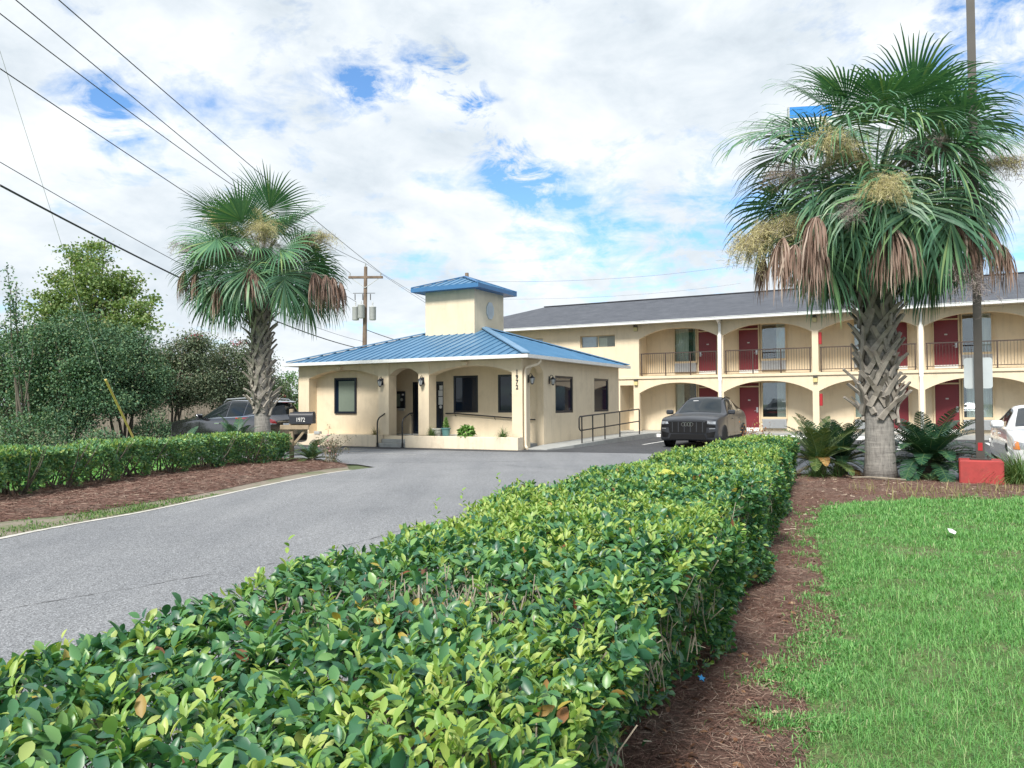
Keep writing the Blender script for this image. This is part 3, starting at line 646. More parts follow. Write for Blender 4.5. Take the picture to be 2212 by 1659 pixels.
# ramp slab + rail
rp = MB(); pr = [(0.15, 0.03), (1.55, 0.10), (6.2, 0.18), (9.4, 0.20), (12.2, 0.15)]
for (va, za), (vb, zb) in zip(pr[:-1], pr[1:]):
    ua, ub = (0.8 if va < 1 else 1.14), 1.14
    rp.add([(0.01, va, -.02), (ua, va, -.02), (ub, vb, -.02), (0.01, vb, -.02), (0.01, va, za), (ua, va, za), (ub, vb, zb), (0.01, vb, zb)], [(4, 5, 6, 7), (1, 2, 6, 5), (0, 1, 5, 4), (2, 3, 7, 6)])
o = rp.build('pavement', M['concrete']); o.location = wp(0, 0); o.rotation_euler = (0, 0, RZ); struct(o)
rl = empty('ramp_railing', wp(1.03, 2.5, 0.12), RZ, 'black pipe railing along the concrete ramp beside the lobby side wall', 'railing')
w = MB(); top = [(0, -.20, .48), (0, -.24, .55), (0, -.24, .86), (0, -.17, .92), (0, 6.1, 1.12), (0, 6.15, 1.09)]
w.tube(top+[(0, 6.15, .06)], .026, 8); w.tube([(0, -.20, .48), (0, -.12, .44), (0, 6.12, .62)], .024, 8); w.build('rail', M['blackmetal'], rl, smooth=True)
for k, y in enumerate((0.0, 1.0, 2.2, 3.8)):
    zb = .012*y; MB().tube([(0, y, zb-.05), (0, y, .925+.031*y)], .026, 8).build('post', M['blackmetal'], rl)
# ------------------------------------------------------------------ motel wing
mot = empty('motel_building', wp(-0.7, 13.46), RZ, 'two-storey tan stucco motel wing with arched balconies, red doors and grey shingle roof', 'building')
DU, DV = -0.7, 13.46
def mu(x): return x-DU
BAY = [(-0.57, 3.20), (3.45, 7.27), (7.53, 11.34), (11.58, 15.45), (15.70, 19.55)]
UE = 19.8; ZU = 2.84; RV = 1.29         # recess wall offset from the front plane
w = MB()
ops = [(mu(-1.55), mu(-0.86), 0.15, 2.36, None)]+[(mu(a), mu(b), 0.15, 1.97, 2.45) for a, b in BAY]
pierced(w, mu(-12.2), mu(UE), 0.15, 2.655, 0.0, 0.22, ops)
w.build('lower_wall', M['stucco'], mot)
w = MB()
ops = [(mu(a), mu(b), 2.78, 4.57, 5.04) for a, b in BAY]+[(mu(-3.64), mu(-1.79), 4.26, 4.86, None), (mu(-6.6), mu(-5.72), 4.26, 4.86, None)]
pierced(w, mu(-12.2), mu(UE), 2.76, 5.28, 0.0, 0.22, ops); w.build('upper_wall', M['stucco'], mot)
w = MB(); w.box(mu(-1.62), mu(UE), -0.06, RV, 2.658, 2.758); w.box(mu(-0.8), mu(UE), 0.225, RV, 2.762, ZU); w.build('balcony_slab', M['stucco'], mot)
w = MB(); w.box(mu(-1.62), mu(UE)+.4, -1.25, RV, 0.0, 0.146); w.build('walkway', M['concrete'], mot)
w = MB(); pierced(w, mu(-12.2), mu(UE), 0.15, 5.28, RV+.05, RV+.25, [(mu(uw)-.555, mu(uw)+.555, z+.625, z+2.295, None) for uw in (1.35, 5.46, 9.39, 13.50, 17.5) for z in (.15, ZU)]); w.box(mu(-12.2), mu(-12.0), .225, 14.7, .1, 5.28); w.box(mu(UE)-.2, mu(UE), .225, 14.7, .1, 5.28); w.box(mu(-11.99), mu(UE)-.21, 14.5, 14.7, .1, 5.28)
w.box(mu(-1.75), mu(-1.56), .225, RV+.04, .15, 2.65); w.box(mu(-0.85), mu(-0.60), .225, RV+.04, 2.85, 5.2)
w.build('back_wall', M['stucco'], mot)
w = MB(); w.box(mu(-0.59), mu(UE)-.21, .23, RV+.04, 5.12, 5.16); w.box(mu(-1.54), mu(UE)-.21, .23, RV+.04, 2.60, 2.65); w.build('balcony_ceiling', M['soffit'], mot)
# roof
ev, ez, rv, rz_ = -0.62, 5.36, 6.95, 7.42; xl, xr = mu(-12.5), mu(UE)+.5; ins = 3.6
rf = MB(); A, B_, C_, D_ = (xl, ev, ez), (xr, ev, ez), (xr, 14.9, ez), (xl, 14.9, ez); P1, P2_ = (xl+ins, rv, rz_), (xr, rv, rz_)
rf.quad(A, B_, P2_, P1); rf.poly([D_, A, P1]); rf.quad(C_, D_, P1, P2_); rf.poly([B_, C_, P2_]); rf.quad((xl, ev, ez-.03), (xr, ev, ez-.03), (xr, 14.9, ez-.03), (xl, 14.9, ez-.03))
ro = rf.build('roof', M['shingle'], mot, fixn=False)
g = MB(); g.box(xl, xr, ev-.11, ev-.003, ez-.11, ez+.0); g.box(xl, xr, ev-.13, ev-.003, ez+.001, ez+.02); g.build('gutter', M['gutter'], ro)
g = MB(); g.box(xl, xr, ev, -.003, ez-.085, ez-.035)
for k in range(150): x = xl+.1+k*(xr-xl-.2)/150; g.box(x, x+.012, ev+.05, -.01, ez-.092, ez-.0855)
g.build('soffit', M['soffit'], ro)
g = MB(); rib(g, (P1[0], P1[1], P1[2]-.01), (P2_[0], P2_[1], P2_[2]-.01), .05, .3); g.build('ridge_cap', mat('ridge_shingle', (0.045, 0.048, 0.06), .9, .2, 4), ro)
# downspouts
src = None
for u in (3.325, 11.46):
    if src is None:
        d = MB(); d.box(-.055, .055, -.16, -.06, 4.62, 5.26); d.add([(-.055, -.62, 5.26), (.055, -.62, 5.26), (.055, -.10, 5.06), (-.055, -.10, 5.06), (-.055, -.55, 5.30), (.055, -.55, 5.30), (.055, -.07, 5.16), (-.055, -.07, 5.16)], [(0, 1, 2, 3), (4, 7, 6, 5), (0, 4, 5, 1), (1, 5, 6, 2), (0, 3, 7, 4)])
        d.box(-.075, .075, -.18, -.062, 2.50, 4.619); d.box(-.06, .06, -.17, -.005, .16, 2.499); d.box(-.06, .06, -.32, -.171, .16, .26)
        src = d.build('downspout', M['white'], mot, loc=(mu(u), 0, 0))
    else:
        c = copy_tree(src, mot); c.location = (mu(u), 0, 0)
# wall lamps
src = None
for u in (-0.715, 7.4, 15.58):
    for z in (2.35, 4.97):
        if src is None:
            b = MB(); b.bbox(-.09, .09, -.13, 0, .19, .30, .008); b.box(-.09, .09, -.02, -.002, 0, .188)
            src = b.build('wall_lamp', M['polebrown'], mot); MB().bbox(-.085, .085, -.115, -.022, .0, .186, .01).build('lens', M['lens'], src); src.location = (mu(u), -.002, z)
        else: c = copy_tree(src, mot); c.location = (mu(u), -.002, z)
# railings (one per arch)
for a, b in BAY:
    w = MB(); x0, x1 = mu(a)+.05, mu(b)-.05
    w.box(x0, x1, .085, .125, 3.845, 3.89); w.box(x0, x1, .09, .12, 2.90, 2.93)
    for f in (0.012, 0.335, 0.66, 0.988): xx = x0+(x1-x0)*f; w.box(xx-.024, xx+.024, .08, .13, 2.785, 3.844)
    n = 34
    for k in range(n): xx = x0+(x1-x0)*(k+.5)/n; w.box(xx-.007, xx+.007, .098, .112, 2.931, 3.844)
    w.build('railing', M['brownmetal'], mot)
# small high windows
for a, b in ((-3.64, -1.79), (-6.6, -5.72)):
    f = frame_mb(mu(a), mu(b), 4.26, 4.86, .16, .035, .05); f.box(mu((a+b)/2)-.02, mu((a+b)/2)+.02, .14, .18, 4.295, 4.825); fo = f.build('small_window', M['trim'], mot)
    MB().box(mu(a)+.036, mu(b)-.036, .155, .165, 4.296, 4.824).build('pane', M['pane'], fo)
    MB().box(mu(a), mu(b), .30, .32, 4.2, 4.9).build('blind', M['grille'], fo); MB().box(mu(a)+.9, mu(b)-.5, .27, .28, 4.26, 4.75).build('curtain', M['curtain'], fo)
# rooms: a door and a window with its air conditioner; built once, then copied
def wavy(x0, x1, y, z0, z1, n=26, amp=.035):
    mb = MB(); pts = [(x0+(x1-x0)*k/n, y+amp*math.sin(k*1.9)+amp*.5*math.sin(k*0.7+1)) for k in range(n+1)]
    for (xa, ya), (xb, yb) in zip(pts[:-1], pts[1:]): mb.quad((xa, ya, z0), (xb, yb, z0), (xb, yb, z1), (xa, ya, z1))
    return mb
def room_door(flip):
    f = MB(); f.box(-.50, -.44, -.05, .05, 0, 2.30); f.box(.44, .50, -.05, .05, 0, 2.30); f.box(-.44, .44, -.05, .05, 2.05, 2.11); f.box(-.44, .44, -.048, .05, 2.25, 2.30)
    o = f.build('door_frame', M['trim'], mot)
    l = MB().bbox(-.438, .438, -.02, .02, .005, 2.048, .004).build('door', M['door'], o); MB().box(-.438, .438, .0, .02, 2.112, 2.248).build('transom', M['door'], o)
    MB().box(-.436, .436, -.026, -.0205, .01, .17).build('kick_plate', M['white'], l)
    s = 1 if flip else -1
    h = MB().bbox(s*.36-.045, s*.36+.045, -.05, -.0205, .88, 1.12, .006); h.tube([(s*.36, -.05, .96), (s*.36, -.09, .96), (s*.24, -.09, .95)], .014, 6); h.build('handle', M['silver'], l)
    MB().bbox(-.055, .055, -.03, -.0205, 1.42, 1.475, .004).build('number_plate', M['grey'], l); return o
def room_window(kind):
    f = frame_mb(-.56, .56, .62, 2.30, 0, .05, .10); f.box(-.56, .56, -.07, .05, .575, .618); o = f.build('window', M['trim'], mot)
    MB().box(-.508, .508, -.004, .004, .672, 2.248).build('pane', M['pane'], o)
    MB().box(-.55, .55, .40, .42, .60, 2.32).build('room', M['room'], o)
    if kind == 0: parts = [(.10, .51)]
    elif kind == 1: parts = [(-.51, .12), (.34, .51)]
    elif kind == 2: parts = [(-.40, .50)]
    else: parts = [(-.51, -.12)]
    for a, b in parts: wavy(a, b, .16, .66, 2.28).build('curtain', M['curtain'], o)
    g = MB(); g.bbox(-.53, .53, -.09, .0, .15, .57, .008)
    for k in range(11): g.box(-.49, .49, -.1, -.0905, .185+k*.033, .20+k*.033)
    g.build('air_conditioner', M['grille'], o); return o
dsrc = {}; wsrc = {}
YW = RV+.05
rooms = [(2.44, 1.35, 0), (4.34, 5.46, 1), (10.51, 9.39, 0), (12.39, 13.50, 1), (18.6, 17.5, 0)]
kinds = {(0, 0): 3, (1, 0): 0, (2, 0): 3, (3, 0): 2, (4, 0): 1, (0, 1): 1, (1, 1): 0, (2, 1): 1, (3, 1): 0, (4, 1): 2}
for i, (ud, uw, fl) in enumerate(rooms):
    for fz, z in ((0, .15), (1, ZU)):
        if fl not in dsrc: dsrc[fl] = room_door(fl); o = dsrc[fl]
        else: o = copy_tree(dsrc[fl], mot)
        o.location = (mu(ud), YW-.05, z)
        k = kinds[(i, fz)]
        if k not in wsrc: wsrc[k] = room_window(k); o = wsrc[k]
        else: o = copy_tree(wsrc[k], mot)
        o.location = (mu(uw), YW-.05, z)
for z in (1.33, 4.0):
    b = MB().bbox(mu(7.53)+.01, mu(7.53)+.13, .03, .21, z, z+.52, .008).build('extinguisher_cabinet', M['red'], mot)
# wheel stops
def wheel_stop(u0, u1, lab):
    mb = MB(); n = (u1-u0)/2; mb.ext([(-.10, 0), (-.09, .09), (-.05, .13), (.05, .13), (.09, .09), (.10, 0)], -n, n, 'YZ')
    o = mb.build('wheel_stop', M['white']); o.location = wp((u0+u1)/2, 10.75, .005); o.rotation_euler = (0, 0, RZ); tag(o, lab, 'wheel stop', 'white wheel stops before the walkway')
wheel_stop(0.15, 2.5, 'white concrete wheel stop at the ramp end beside the dark grey car')
wheel_stop(5.6, 7.6, 'white concrete wheel stop showing just right of the near hedge end')
wheel_stop(8.9, 10.9, 'white concrete wheel stop behind the big palm trunk')
wheel_stop(13.6, 15.6, 'white concrete wheel stop behind the brown sign pole and white sedan')
# ------------------------------------------------------------------ utility poles and lines
up = empty('utility_pole', at(757/1.9514*.5486+1050*.5486, 905, 50)[:2]+(0,), 0, 'wooden utility pole with crossarm and three grey transformers behind the lobby roof', 'utility pole')
up.location = (-9.62, 50, 0)
MB().tube([(0, 0, -.5), (.04, 0, 5), (.12, 0, 10.5)], [.17, .15, .11], 10).build('pole', M['wood_pole'], up)
MB().bbox(-1.0, 1.25, -.1, .02, 9.72, 9.88, .01).build('crossarm', M['wood_pole'], up)
w = MB(); w.tube([(-.75, -.05, 9.7), (.1, -.14, 9.1)], .025, 5); w.tube([(.95, -.05, 9.7), (.1, -.14, 9.1)], .025, 5); w.build('brace', M['grey'], up)
for x, z in ((-.9, 9.9), (.12, 10.52), (1.1, 9.9)): MB().lathe((x, -.04, z), [(.03, 0), (.03, .05), (.06, .07), (.04, .11), (.055, .14), (.02, .2)], 8).build('insulator', M['grey'], up)
for k, (x, y) in enumerate(((-.53, -.05), (-.12, -.32), (.58, -.05))):
    t = MB(); t.lathe((x, y, 7.0 + (.1 if k == 1 else 0)), [(.2, 0), (.22, .03), (.22, .80), (.235, .82), (.235, .86), (.12, .92)], 14)
    to = t.build('transformer', M['grey'], up, smooth=True); MB().lathe((x, y, 7.92), [(.03, 0), (.05, .08), (.03, .1), (.05, .18), (.02, .3)], 8).build('bushing', M['grey'], to)
w = MB()
for k in range(3): w.tube([(-.55+.5*k, -.12, 8.3), (-.55+.5*k, -.14, 8.7)], .03, 6)
w.tube([(-.7, -.1, 8.75), (.75, -.1, 8.75)], .02, 5); w.build('cutout', M['polebrown'], up)
p2 = empty('utility_pole', (-3.60, 62, 0), 0, 'distant wooden utility pole top showing just above the blue tower roof', 'utility pole')
MB().tube([(0, 0, -.5), (.0, 0, 12.1)], [.2, .15], 10).build('pole', M['wood_pole'], p2); w = MB(); w.tube([(0, 0, 11.35), (1.2, 0, 11.3)], .03, 6); w.lathe((1.2, 0, 11.3), [(.05, 0), (.05, .1)], 8); w.build('bracket', M['polebrown'], p2)
p3 = empty('utility_pole', (-11.85, 16.9, 0), 0, 'tall wooden utility pole at the left picture edge carrying the lines', 'utility pole')
MB().tube([(0, 0, -.5), (0.0, 0, 6), (.02, 0, 13)], [.17, .15, .12], 10).build('pole', M['wood_pole'], p3); MB().bbox(-1.2, 1.2, -.1, .02, 11.6, 11.76, .01).build('crossarm', M['wood_pole'], p3)
MB().lathe((.22, -.1, 9.35), [(.05, 0), (.09, .03), (.06, .1), (.09, .13), (.04, .22)], 10).build('insulator', M['polebrown'], p3)
def line(a, b, sag, rad, lab, grp, n=24, m='wire'):
    a = Vector(a); b = Vector(b); pts = []
    for k in range(n+1):
        t = k/n; p = a.lerp(b, t); p.z -= sag*4*t*(1-t); pts.append(p)
    o = MB().tube(pts, rad, 5, caps=True).build('power_line', M[m]); tag(o, lab, 'power line', grp); return o
def fitline(p0, d0, p1, d1, endp, sag, rad, lab, grp='overhead power lines'):
    """a wire running through two sight points, ended on a far pole"""
    a = at(*p0, d0); b = at(*p1, d1); return a, b
G1 = 'overhead power lines running to the transformer pole'
UPx, UPy = -9.62, 50
def wire(p0, d0, end, sag, rad, lab, ext=0.0):
    a = at(*p0, d0); b = Vector(end); a = a + (a-b)*ext; return line(a, b, sag, rad, lab, G1, 30)
wire((132, 0), 16.5, (UPx+1.1, UPy, 10.1), 0.15, .014, 'thin power line, highest and rightmost of those leading past the left palm', 0.08)
wire((37, 0), 16.5, (UPx-.9, UPy, 10.1), 0.10, .014, 'thin power line entering at the top left, second from the right', 0.06)
wire((0, 25), 16.8, (UPx+.12, UPy, 10.72), 0.55, .014, 'thin power line starting just under the top left corner', 0.02)
wire((0, 148), 16.8, (UPx-.5, UPy, 8.2), 0.10, .014, 'thin power line leaving the insulator at the left edge')
wire((0, 350), 16.8, (UPx, UPy, 5.6), 0.55, .010, 'thinnest overhead line, just above the thick black cable')
wire((0, 400), 16.8, (UPx, UPy, 5.1), 0.50, .026, 'thick black telephone cable sagging from the left edge behind the palm')
line((UPx+1.1, UPy, 10.1), (6, 90, 5.5), .5, .011, 'line falling to the right from the transformer pole crossarm', 'lines right of the transformer pole')
line((UPx+.12, UPy, 10.72), (3.5, 84, 5.5), .5, .011, 'line falling steeply from the transformer pole top', 'lines right of the transformer pole')
line((UPx+.1, UPy, 6.4), (-.5, 43, 4.0), .35, .024, 'thick service drop from the transformer pole to the lobby roof', 'lines right of the transformer pole')
line((-2.4, 62, 11.4), at(1600, 572, 75), .5, .009, 'upper thin line stretching right above the motel roof', 'lines above the motel roof')
line((-3.5, 62, 10.0), at(1600, 612, 75), .5, .007, 'lower thin line stretching right above the motel roof', 'lines above the motel roof')
# guy wire with its yellow guard
gw = empty('guy_wire', (-12.05, 24.2, 0), 0, 'steel guy wire with a leaning yellow plastic guard behind the left hedge', 'guy wire')
A_ = at(228, 820, 21.9)-Vector(gw.location); B2 = at(305, 985, 24.0)-Vector(gw.location); Ttop = Vector((-11.85, 16.9, 11.0))-Vector(gw.location)
B2.z = 0; 
MB().tube([B2, A_], .032, 8).build('guard', M['yellow'], gw); MB().tube([A_, A_+(A_-B2).normalized()*.25, Ttop], .006, 5).build('cable', M['grey'], gw)
# ------------------------------------------------------------------ tall blue sign beyond the motel
sg = empty('pole_sign', (at(1748, 300, 64).x, 64, 0), R(-8), 'tall blue and white roadside sign glimpsed through the big palm crown', 'sign')
s0 = at(1716, 230, 64).z; s1 = at(1716, 305, 64).z
MB().bbox(-1.7, 1.9, -.25, .25, s1, s0, .03).build('cabinet', M['grey'], sg)
f = MB(); f.box(-1.6, 1.8, -.27, -.252, s0-1.0, s0-.08); f.box(-1.6, 1.8, -.27, -.252, s1+.6, s1+1.15); f.box(-1.6, 1.8, -.27, -.252, s1+.1, s1+.55); f.build('face', M['blue'], sg)
f = MB(); f.box(-1.6, 1.8, -.268, -.252, s1+1.2, s0-1.05); f.build('face', M['white'], sg)
for x in (-1.3, 1.5): MB().tube([(x, 0, -.3), (x, 0, s1)], .14, 8).build('post', M['polebrown'], sg)
# ------------------------------------------------------------------ palms
M['frond'] = leafmat('palm_leaf', [(0.0, (0.056, 0.148, 0.089)), (0.5, (0.095, 0.218, 0.117)), (0.85, (0.155, 0.289, 0.130)), (1.0, (0.309, 0.352, 0.130))], 0.42, 0.12, 0.45, (1.1, 1.3, .6))
M['deadfrond'] = leafmat('dead_palm_leaf', [(0.0, (0.138, 0.086, 0.066)), (0.5, (0.299, 0.207, 0.168)), (1.0, (0.506, 0.414, 0.348))], 0.8, 0.1, 0.2, (1.1, 1, .9))
M['seed'] = leafmat('palm_flower', [(0.0, (0.36, 0.31, 0.15)), (0.5, (0.56, 0.51, 0.27)), (1.0, (0.70, 0.65, 0.40))], 0.8, 0.15, 0.2, (1.1, 1.1, .8))
M['seedold'] = leafmat('old_palm_flower', [(0.0, (0.16, 0.13, 0.13)), (0.5, (0.26, 0.22, 0.21)), (1.0, (0.36, 0.31, 0.28))], 0.9, 0.1, 0.2, (1, 1, 1))
M['petiole'] = mat('palm_petiole', (0.13, 0.19, 0.075), 0.5, 0.2, 5)
def trunkmat():
    m, t, b, out = newmat('palm_trunk'); tc = t.node('ShaderNodeTexCoord').outputs['Object']
    mp = t.node('ShaderNodeMapping'); t.l.new(tc, mp.inputs[0]); mp.inputs['Scale'].default_value = (9, 9, 1.6)
    mq = t.node('ShaderNodeMapping'); t.l.new(tc, mq.inputs[0]); mq.inputs['Scale'].default_value = (1.2, 1.2, 16)
    a = t.noise(mp.outputs[0], 3.2, 6, 0.7); r_ = t.noise(mq.outputs[0], 1.6, 4, 0.6)
    h = t.math('ADD', t.math('MULTIPLY', a, .6), t.math('MULTIPLY', r_, .4))
    c = t.ramp(h, [(0.34, (0.085, 0.078, 0.070)), (0.47, (0.215, 0.205, 0.190)), (0.6, (0.30, 0.285, 0.26))])
    t.l.new(c, b.inputs['Base Color']); b.inputs['Roughness'].default_value = .95
    bn = t.node('ShaderNodeBump'); bn.inputs['Strength'].default_value = 1; bn.inputs['Distance'].default_value = .03; t.l.new(h, bn.inputs['Height']); t.l.new(bn.outputs[0], b.inputs['Normal']); return m
M['ptrunk'] = trunkmat()
M['boot'] = mat('palm_boot', (0.30, 0.275, 0.24), 0.9, 0.32, 7, bump=0.5, bscale=30, stain=((0.13, 0.11, 0.095), 4, 0.7))
def frond_geo(base, az, el, plen, Rf, droop, nl, sag, twist=0.0, fused=0.36, lenvar=.12, r=random, hang=0.0):
    hang = hang*r.uniform(.7, 1.35) if hang else 0.0
    """costapalmate fan: returns leaflet quads and the petiole path"""
    p = Vector(base); e = el; path = [p.copy()]; ns = 7
    for k in range(ns):
        d = Vector((math.cos(e)*math.cos(az), math.cos(e)*math.sin(az), math.sin(e))); p = p + d*(plen/ns); path.append(p.copy()); e -= sag/ns
    costa = []; q = p.copy(); ec = e
    for k in range(6):
        d = Vector((math.cos(ec)*math.cos(az), math.cos(ec)*math.sin(az), math.sin(ec))); costa.append((q.copy(), d.copy())); q = q + d*(Rf*.085); ec -= sag*.16+droop*.10
    side = Vector((-math.sin(az), math.cos(az), 0)); 
    if twist:
        side = Matrix.Rotation(twist, 3, d) @ side
    V = []; F = []; ts = (0.0, 0.2, 0.42, 0.60, 0.78, 0.92, 1.0)
    dphi = 2*R(116)/(nl-1)
    for k in range(nl):
        ph = -R(116)+k*dphi + r.uniform(-.012, .012); f = max(0.0, math.cos(ph*.62)); i = f*5; i0 = min(4, int(i)); root = costa[i0][0].lerp(costa[i0+1][0], i-i0); dd = costa[i0][1]
        nn = side.cross(dd).normalized() if side.cross(dd).z > 0 else dd.cross(side).normalized()
        e_ = (dd*math.cos(ph)+side*math.sin(ph)+nn*(.30*abs(math.sin(ph)))).normalized()
        if hang: e_ = (e_+Vector((0, 0, -hang))*r.uniform(.7, 1.3)+Vector((r.uniform(-.15, .15), r.uniform(-.15, .15), 0))).normalized()
        L = Rf*(.74+.26*math.cos(ph*.7))*(1+r.uniform(-lenvar, lenvar*.5)); dr = droop*(1+r.uniform(-.3, .5))
        pos = root.copy(); cur = e_.copy(); prev = 0; b = len(V)
        wd = L*dphi*.5*1.12
        for j, t in enumerate(ts):
            if j: pos = pos+cur*(L*(t-prev)); prev = t
            g = dr*(0.03+max(0, t-.34)*1.75)
            cur = (cur+Vector((0, 0, -1))*g*.55).normalized()
            tang = (cross_safe(cur, nn))
            ww = wd*t if t <= fused else wd*fused*max(.02, (1-t)/(1-fused))**.75
            ww = max(ww, .0035 if t < 1 else .0012)
            V += [pos+tang*ww, pos-tang*ww]
        for j in range(len(ts)-1): F.append((b+2*j, b+2*j+2, b+2*j+3, b+2*j+1))
    return V, F, path
def cross_safe(a, b):
    c = a.cross(b)
    return c.normalized() if c.length > 1e-4 else Vector((1, 0, 0))
def seed_cluster(par, c0, ctr, rx, rz, n, seed, old=.25):
    """arching stalk from the crown heart c0 to a shaggy ball of twigs round ctr"""
    r = np.random.default_rng(seed); c0 = np.array(c0, float); ctr = np.array(ctr, float)
    top = (c0+ctr)/2+np.array([0, 0, .35]); st = [(1-t)**2*c0+2*t*(1-t)*top+t*t*ctr for t in np.linspace(0, 1, 9)]
    C = []; D = []; LL = []; W = []; mi = []
    for a, b in zip(st[:-1], st[1:]): C.append(a); D.append(b-a); LL.append(np.linalg.norm(b-a)*1.05); W.append(.022); mi.append(0)
    nb = 70
    for k in range(nb):          # drooping branchlets
        t = r.uniform(.55, 1.0); i = min(7, int(t*8)); q = st[i]+(st[i+1]-st[i])*(t*8-i); d = r.normal(size=3); d[2] = abs(d[2])*.6; d /= np.linalg.norm(d); L = r.uniform(.7, 1.1)*rx; o = int(r.random() < old)
        for j in range(7):
            C.append(q.copy()); D.append(d.copy()); LL.append(L/7*1.1); W.append(.007); mi.append(o); q = q+d*L/7; d = d+np.array([0, 0, -.30])*(rz/rx); d /= np.linalg.norm(d)
            for m in range(int(n/nb/7)):
                dd = d*.35+r.normal(size=3)*.8; pp = q+r.normal(size=3)*.03*rx/.4; l1 = r.uniform(.035, .085); dd /= np.linalg.norm(dd); oo = int(r.random() < old+(.35 if pp[2] < ctr[2]-rz*.45 else 0))
                C.append(pp); D.append(dd); LL.append(l1); W.append(.0042); mi.append(oo); C.append(pp+dd*l1*.95); D.append(dd+r.normal(size=3)*.7+np.array([0, 0, -.2])); LL.append(l1*.8); W.append(.0034); mi.append(oo)
    C = np.array(C); return leafmesh('flower_cluster', C, np.array(D), r.normal(size=C.shape), np.array(LL), np.array(W)*1.15, T_STICK, [M['seed'], M['seedold']], np.array(mi), par)
def dead_frond(par, c0, hast, L, r, mats):
    c0 = Vector(c0); h = Vector(hast); mid = (c0+h)/2+Vector((0, 0, .22)); path = [c0*(1-t)**2+mid*2*t*(1-t)+h*t*t for t in np.linspace(0, 1, 8)]
    out = Vector((h.x-c0.x, h.y-c0.y, 0)).normalized(); side = Vector((-out.y, out.x, 0)); V = []; F = []; nl = 46
    for k in range(nl):
        a = -1+2*k/(nl-1); d = (out*(.55-.3*abs(a))*r.uniform(-.2, 1.3)+side*a*.85+Vector((0, 0, -.1-r.uniform(0, .6)))).normalized(); p = h.copy()+side*a*.05; l = L*r.uniform(.6, 1.1)*(1-.2*abs(a)); b = len(V); wv = r.uniform(.008, .022); tw = r.uniform(0, 3.14); n = 8
        for j in range(n+1):
            t = j/n; d = (d+Vector((r.uniform(-.16, .16), r.uniform(-.16, .16), -.34-.3*t))).normalized(); 
            if j: p = p+d*(l/n)
            x = cross_safe(d, Vector((math.cos(tw+t*2.2), math.sin(tw+t*2.2), .1))); w_ = wv*(1-t**3*.9)*(.5+min(1, t*4)*.5); V += [p+x*w_, p-x*w_]
        for j in range(n): F.append((b+2*j, b+2*j+2, b+2*j+3, b+2*j+1))
    mb = MB(); mb.v = [tuple(v) for v in V]; mb.f = F; mb.m = [0]*len(F); pp = MB(); pp.tube(path, [.026*(1-.5*j/7) for j in range(8)], 5); mb.add(pp.v, pp.f, 1)
    return mb.build('dead_frond', mats, par, fixn=False)
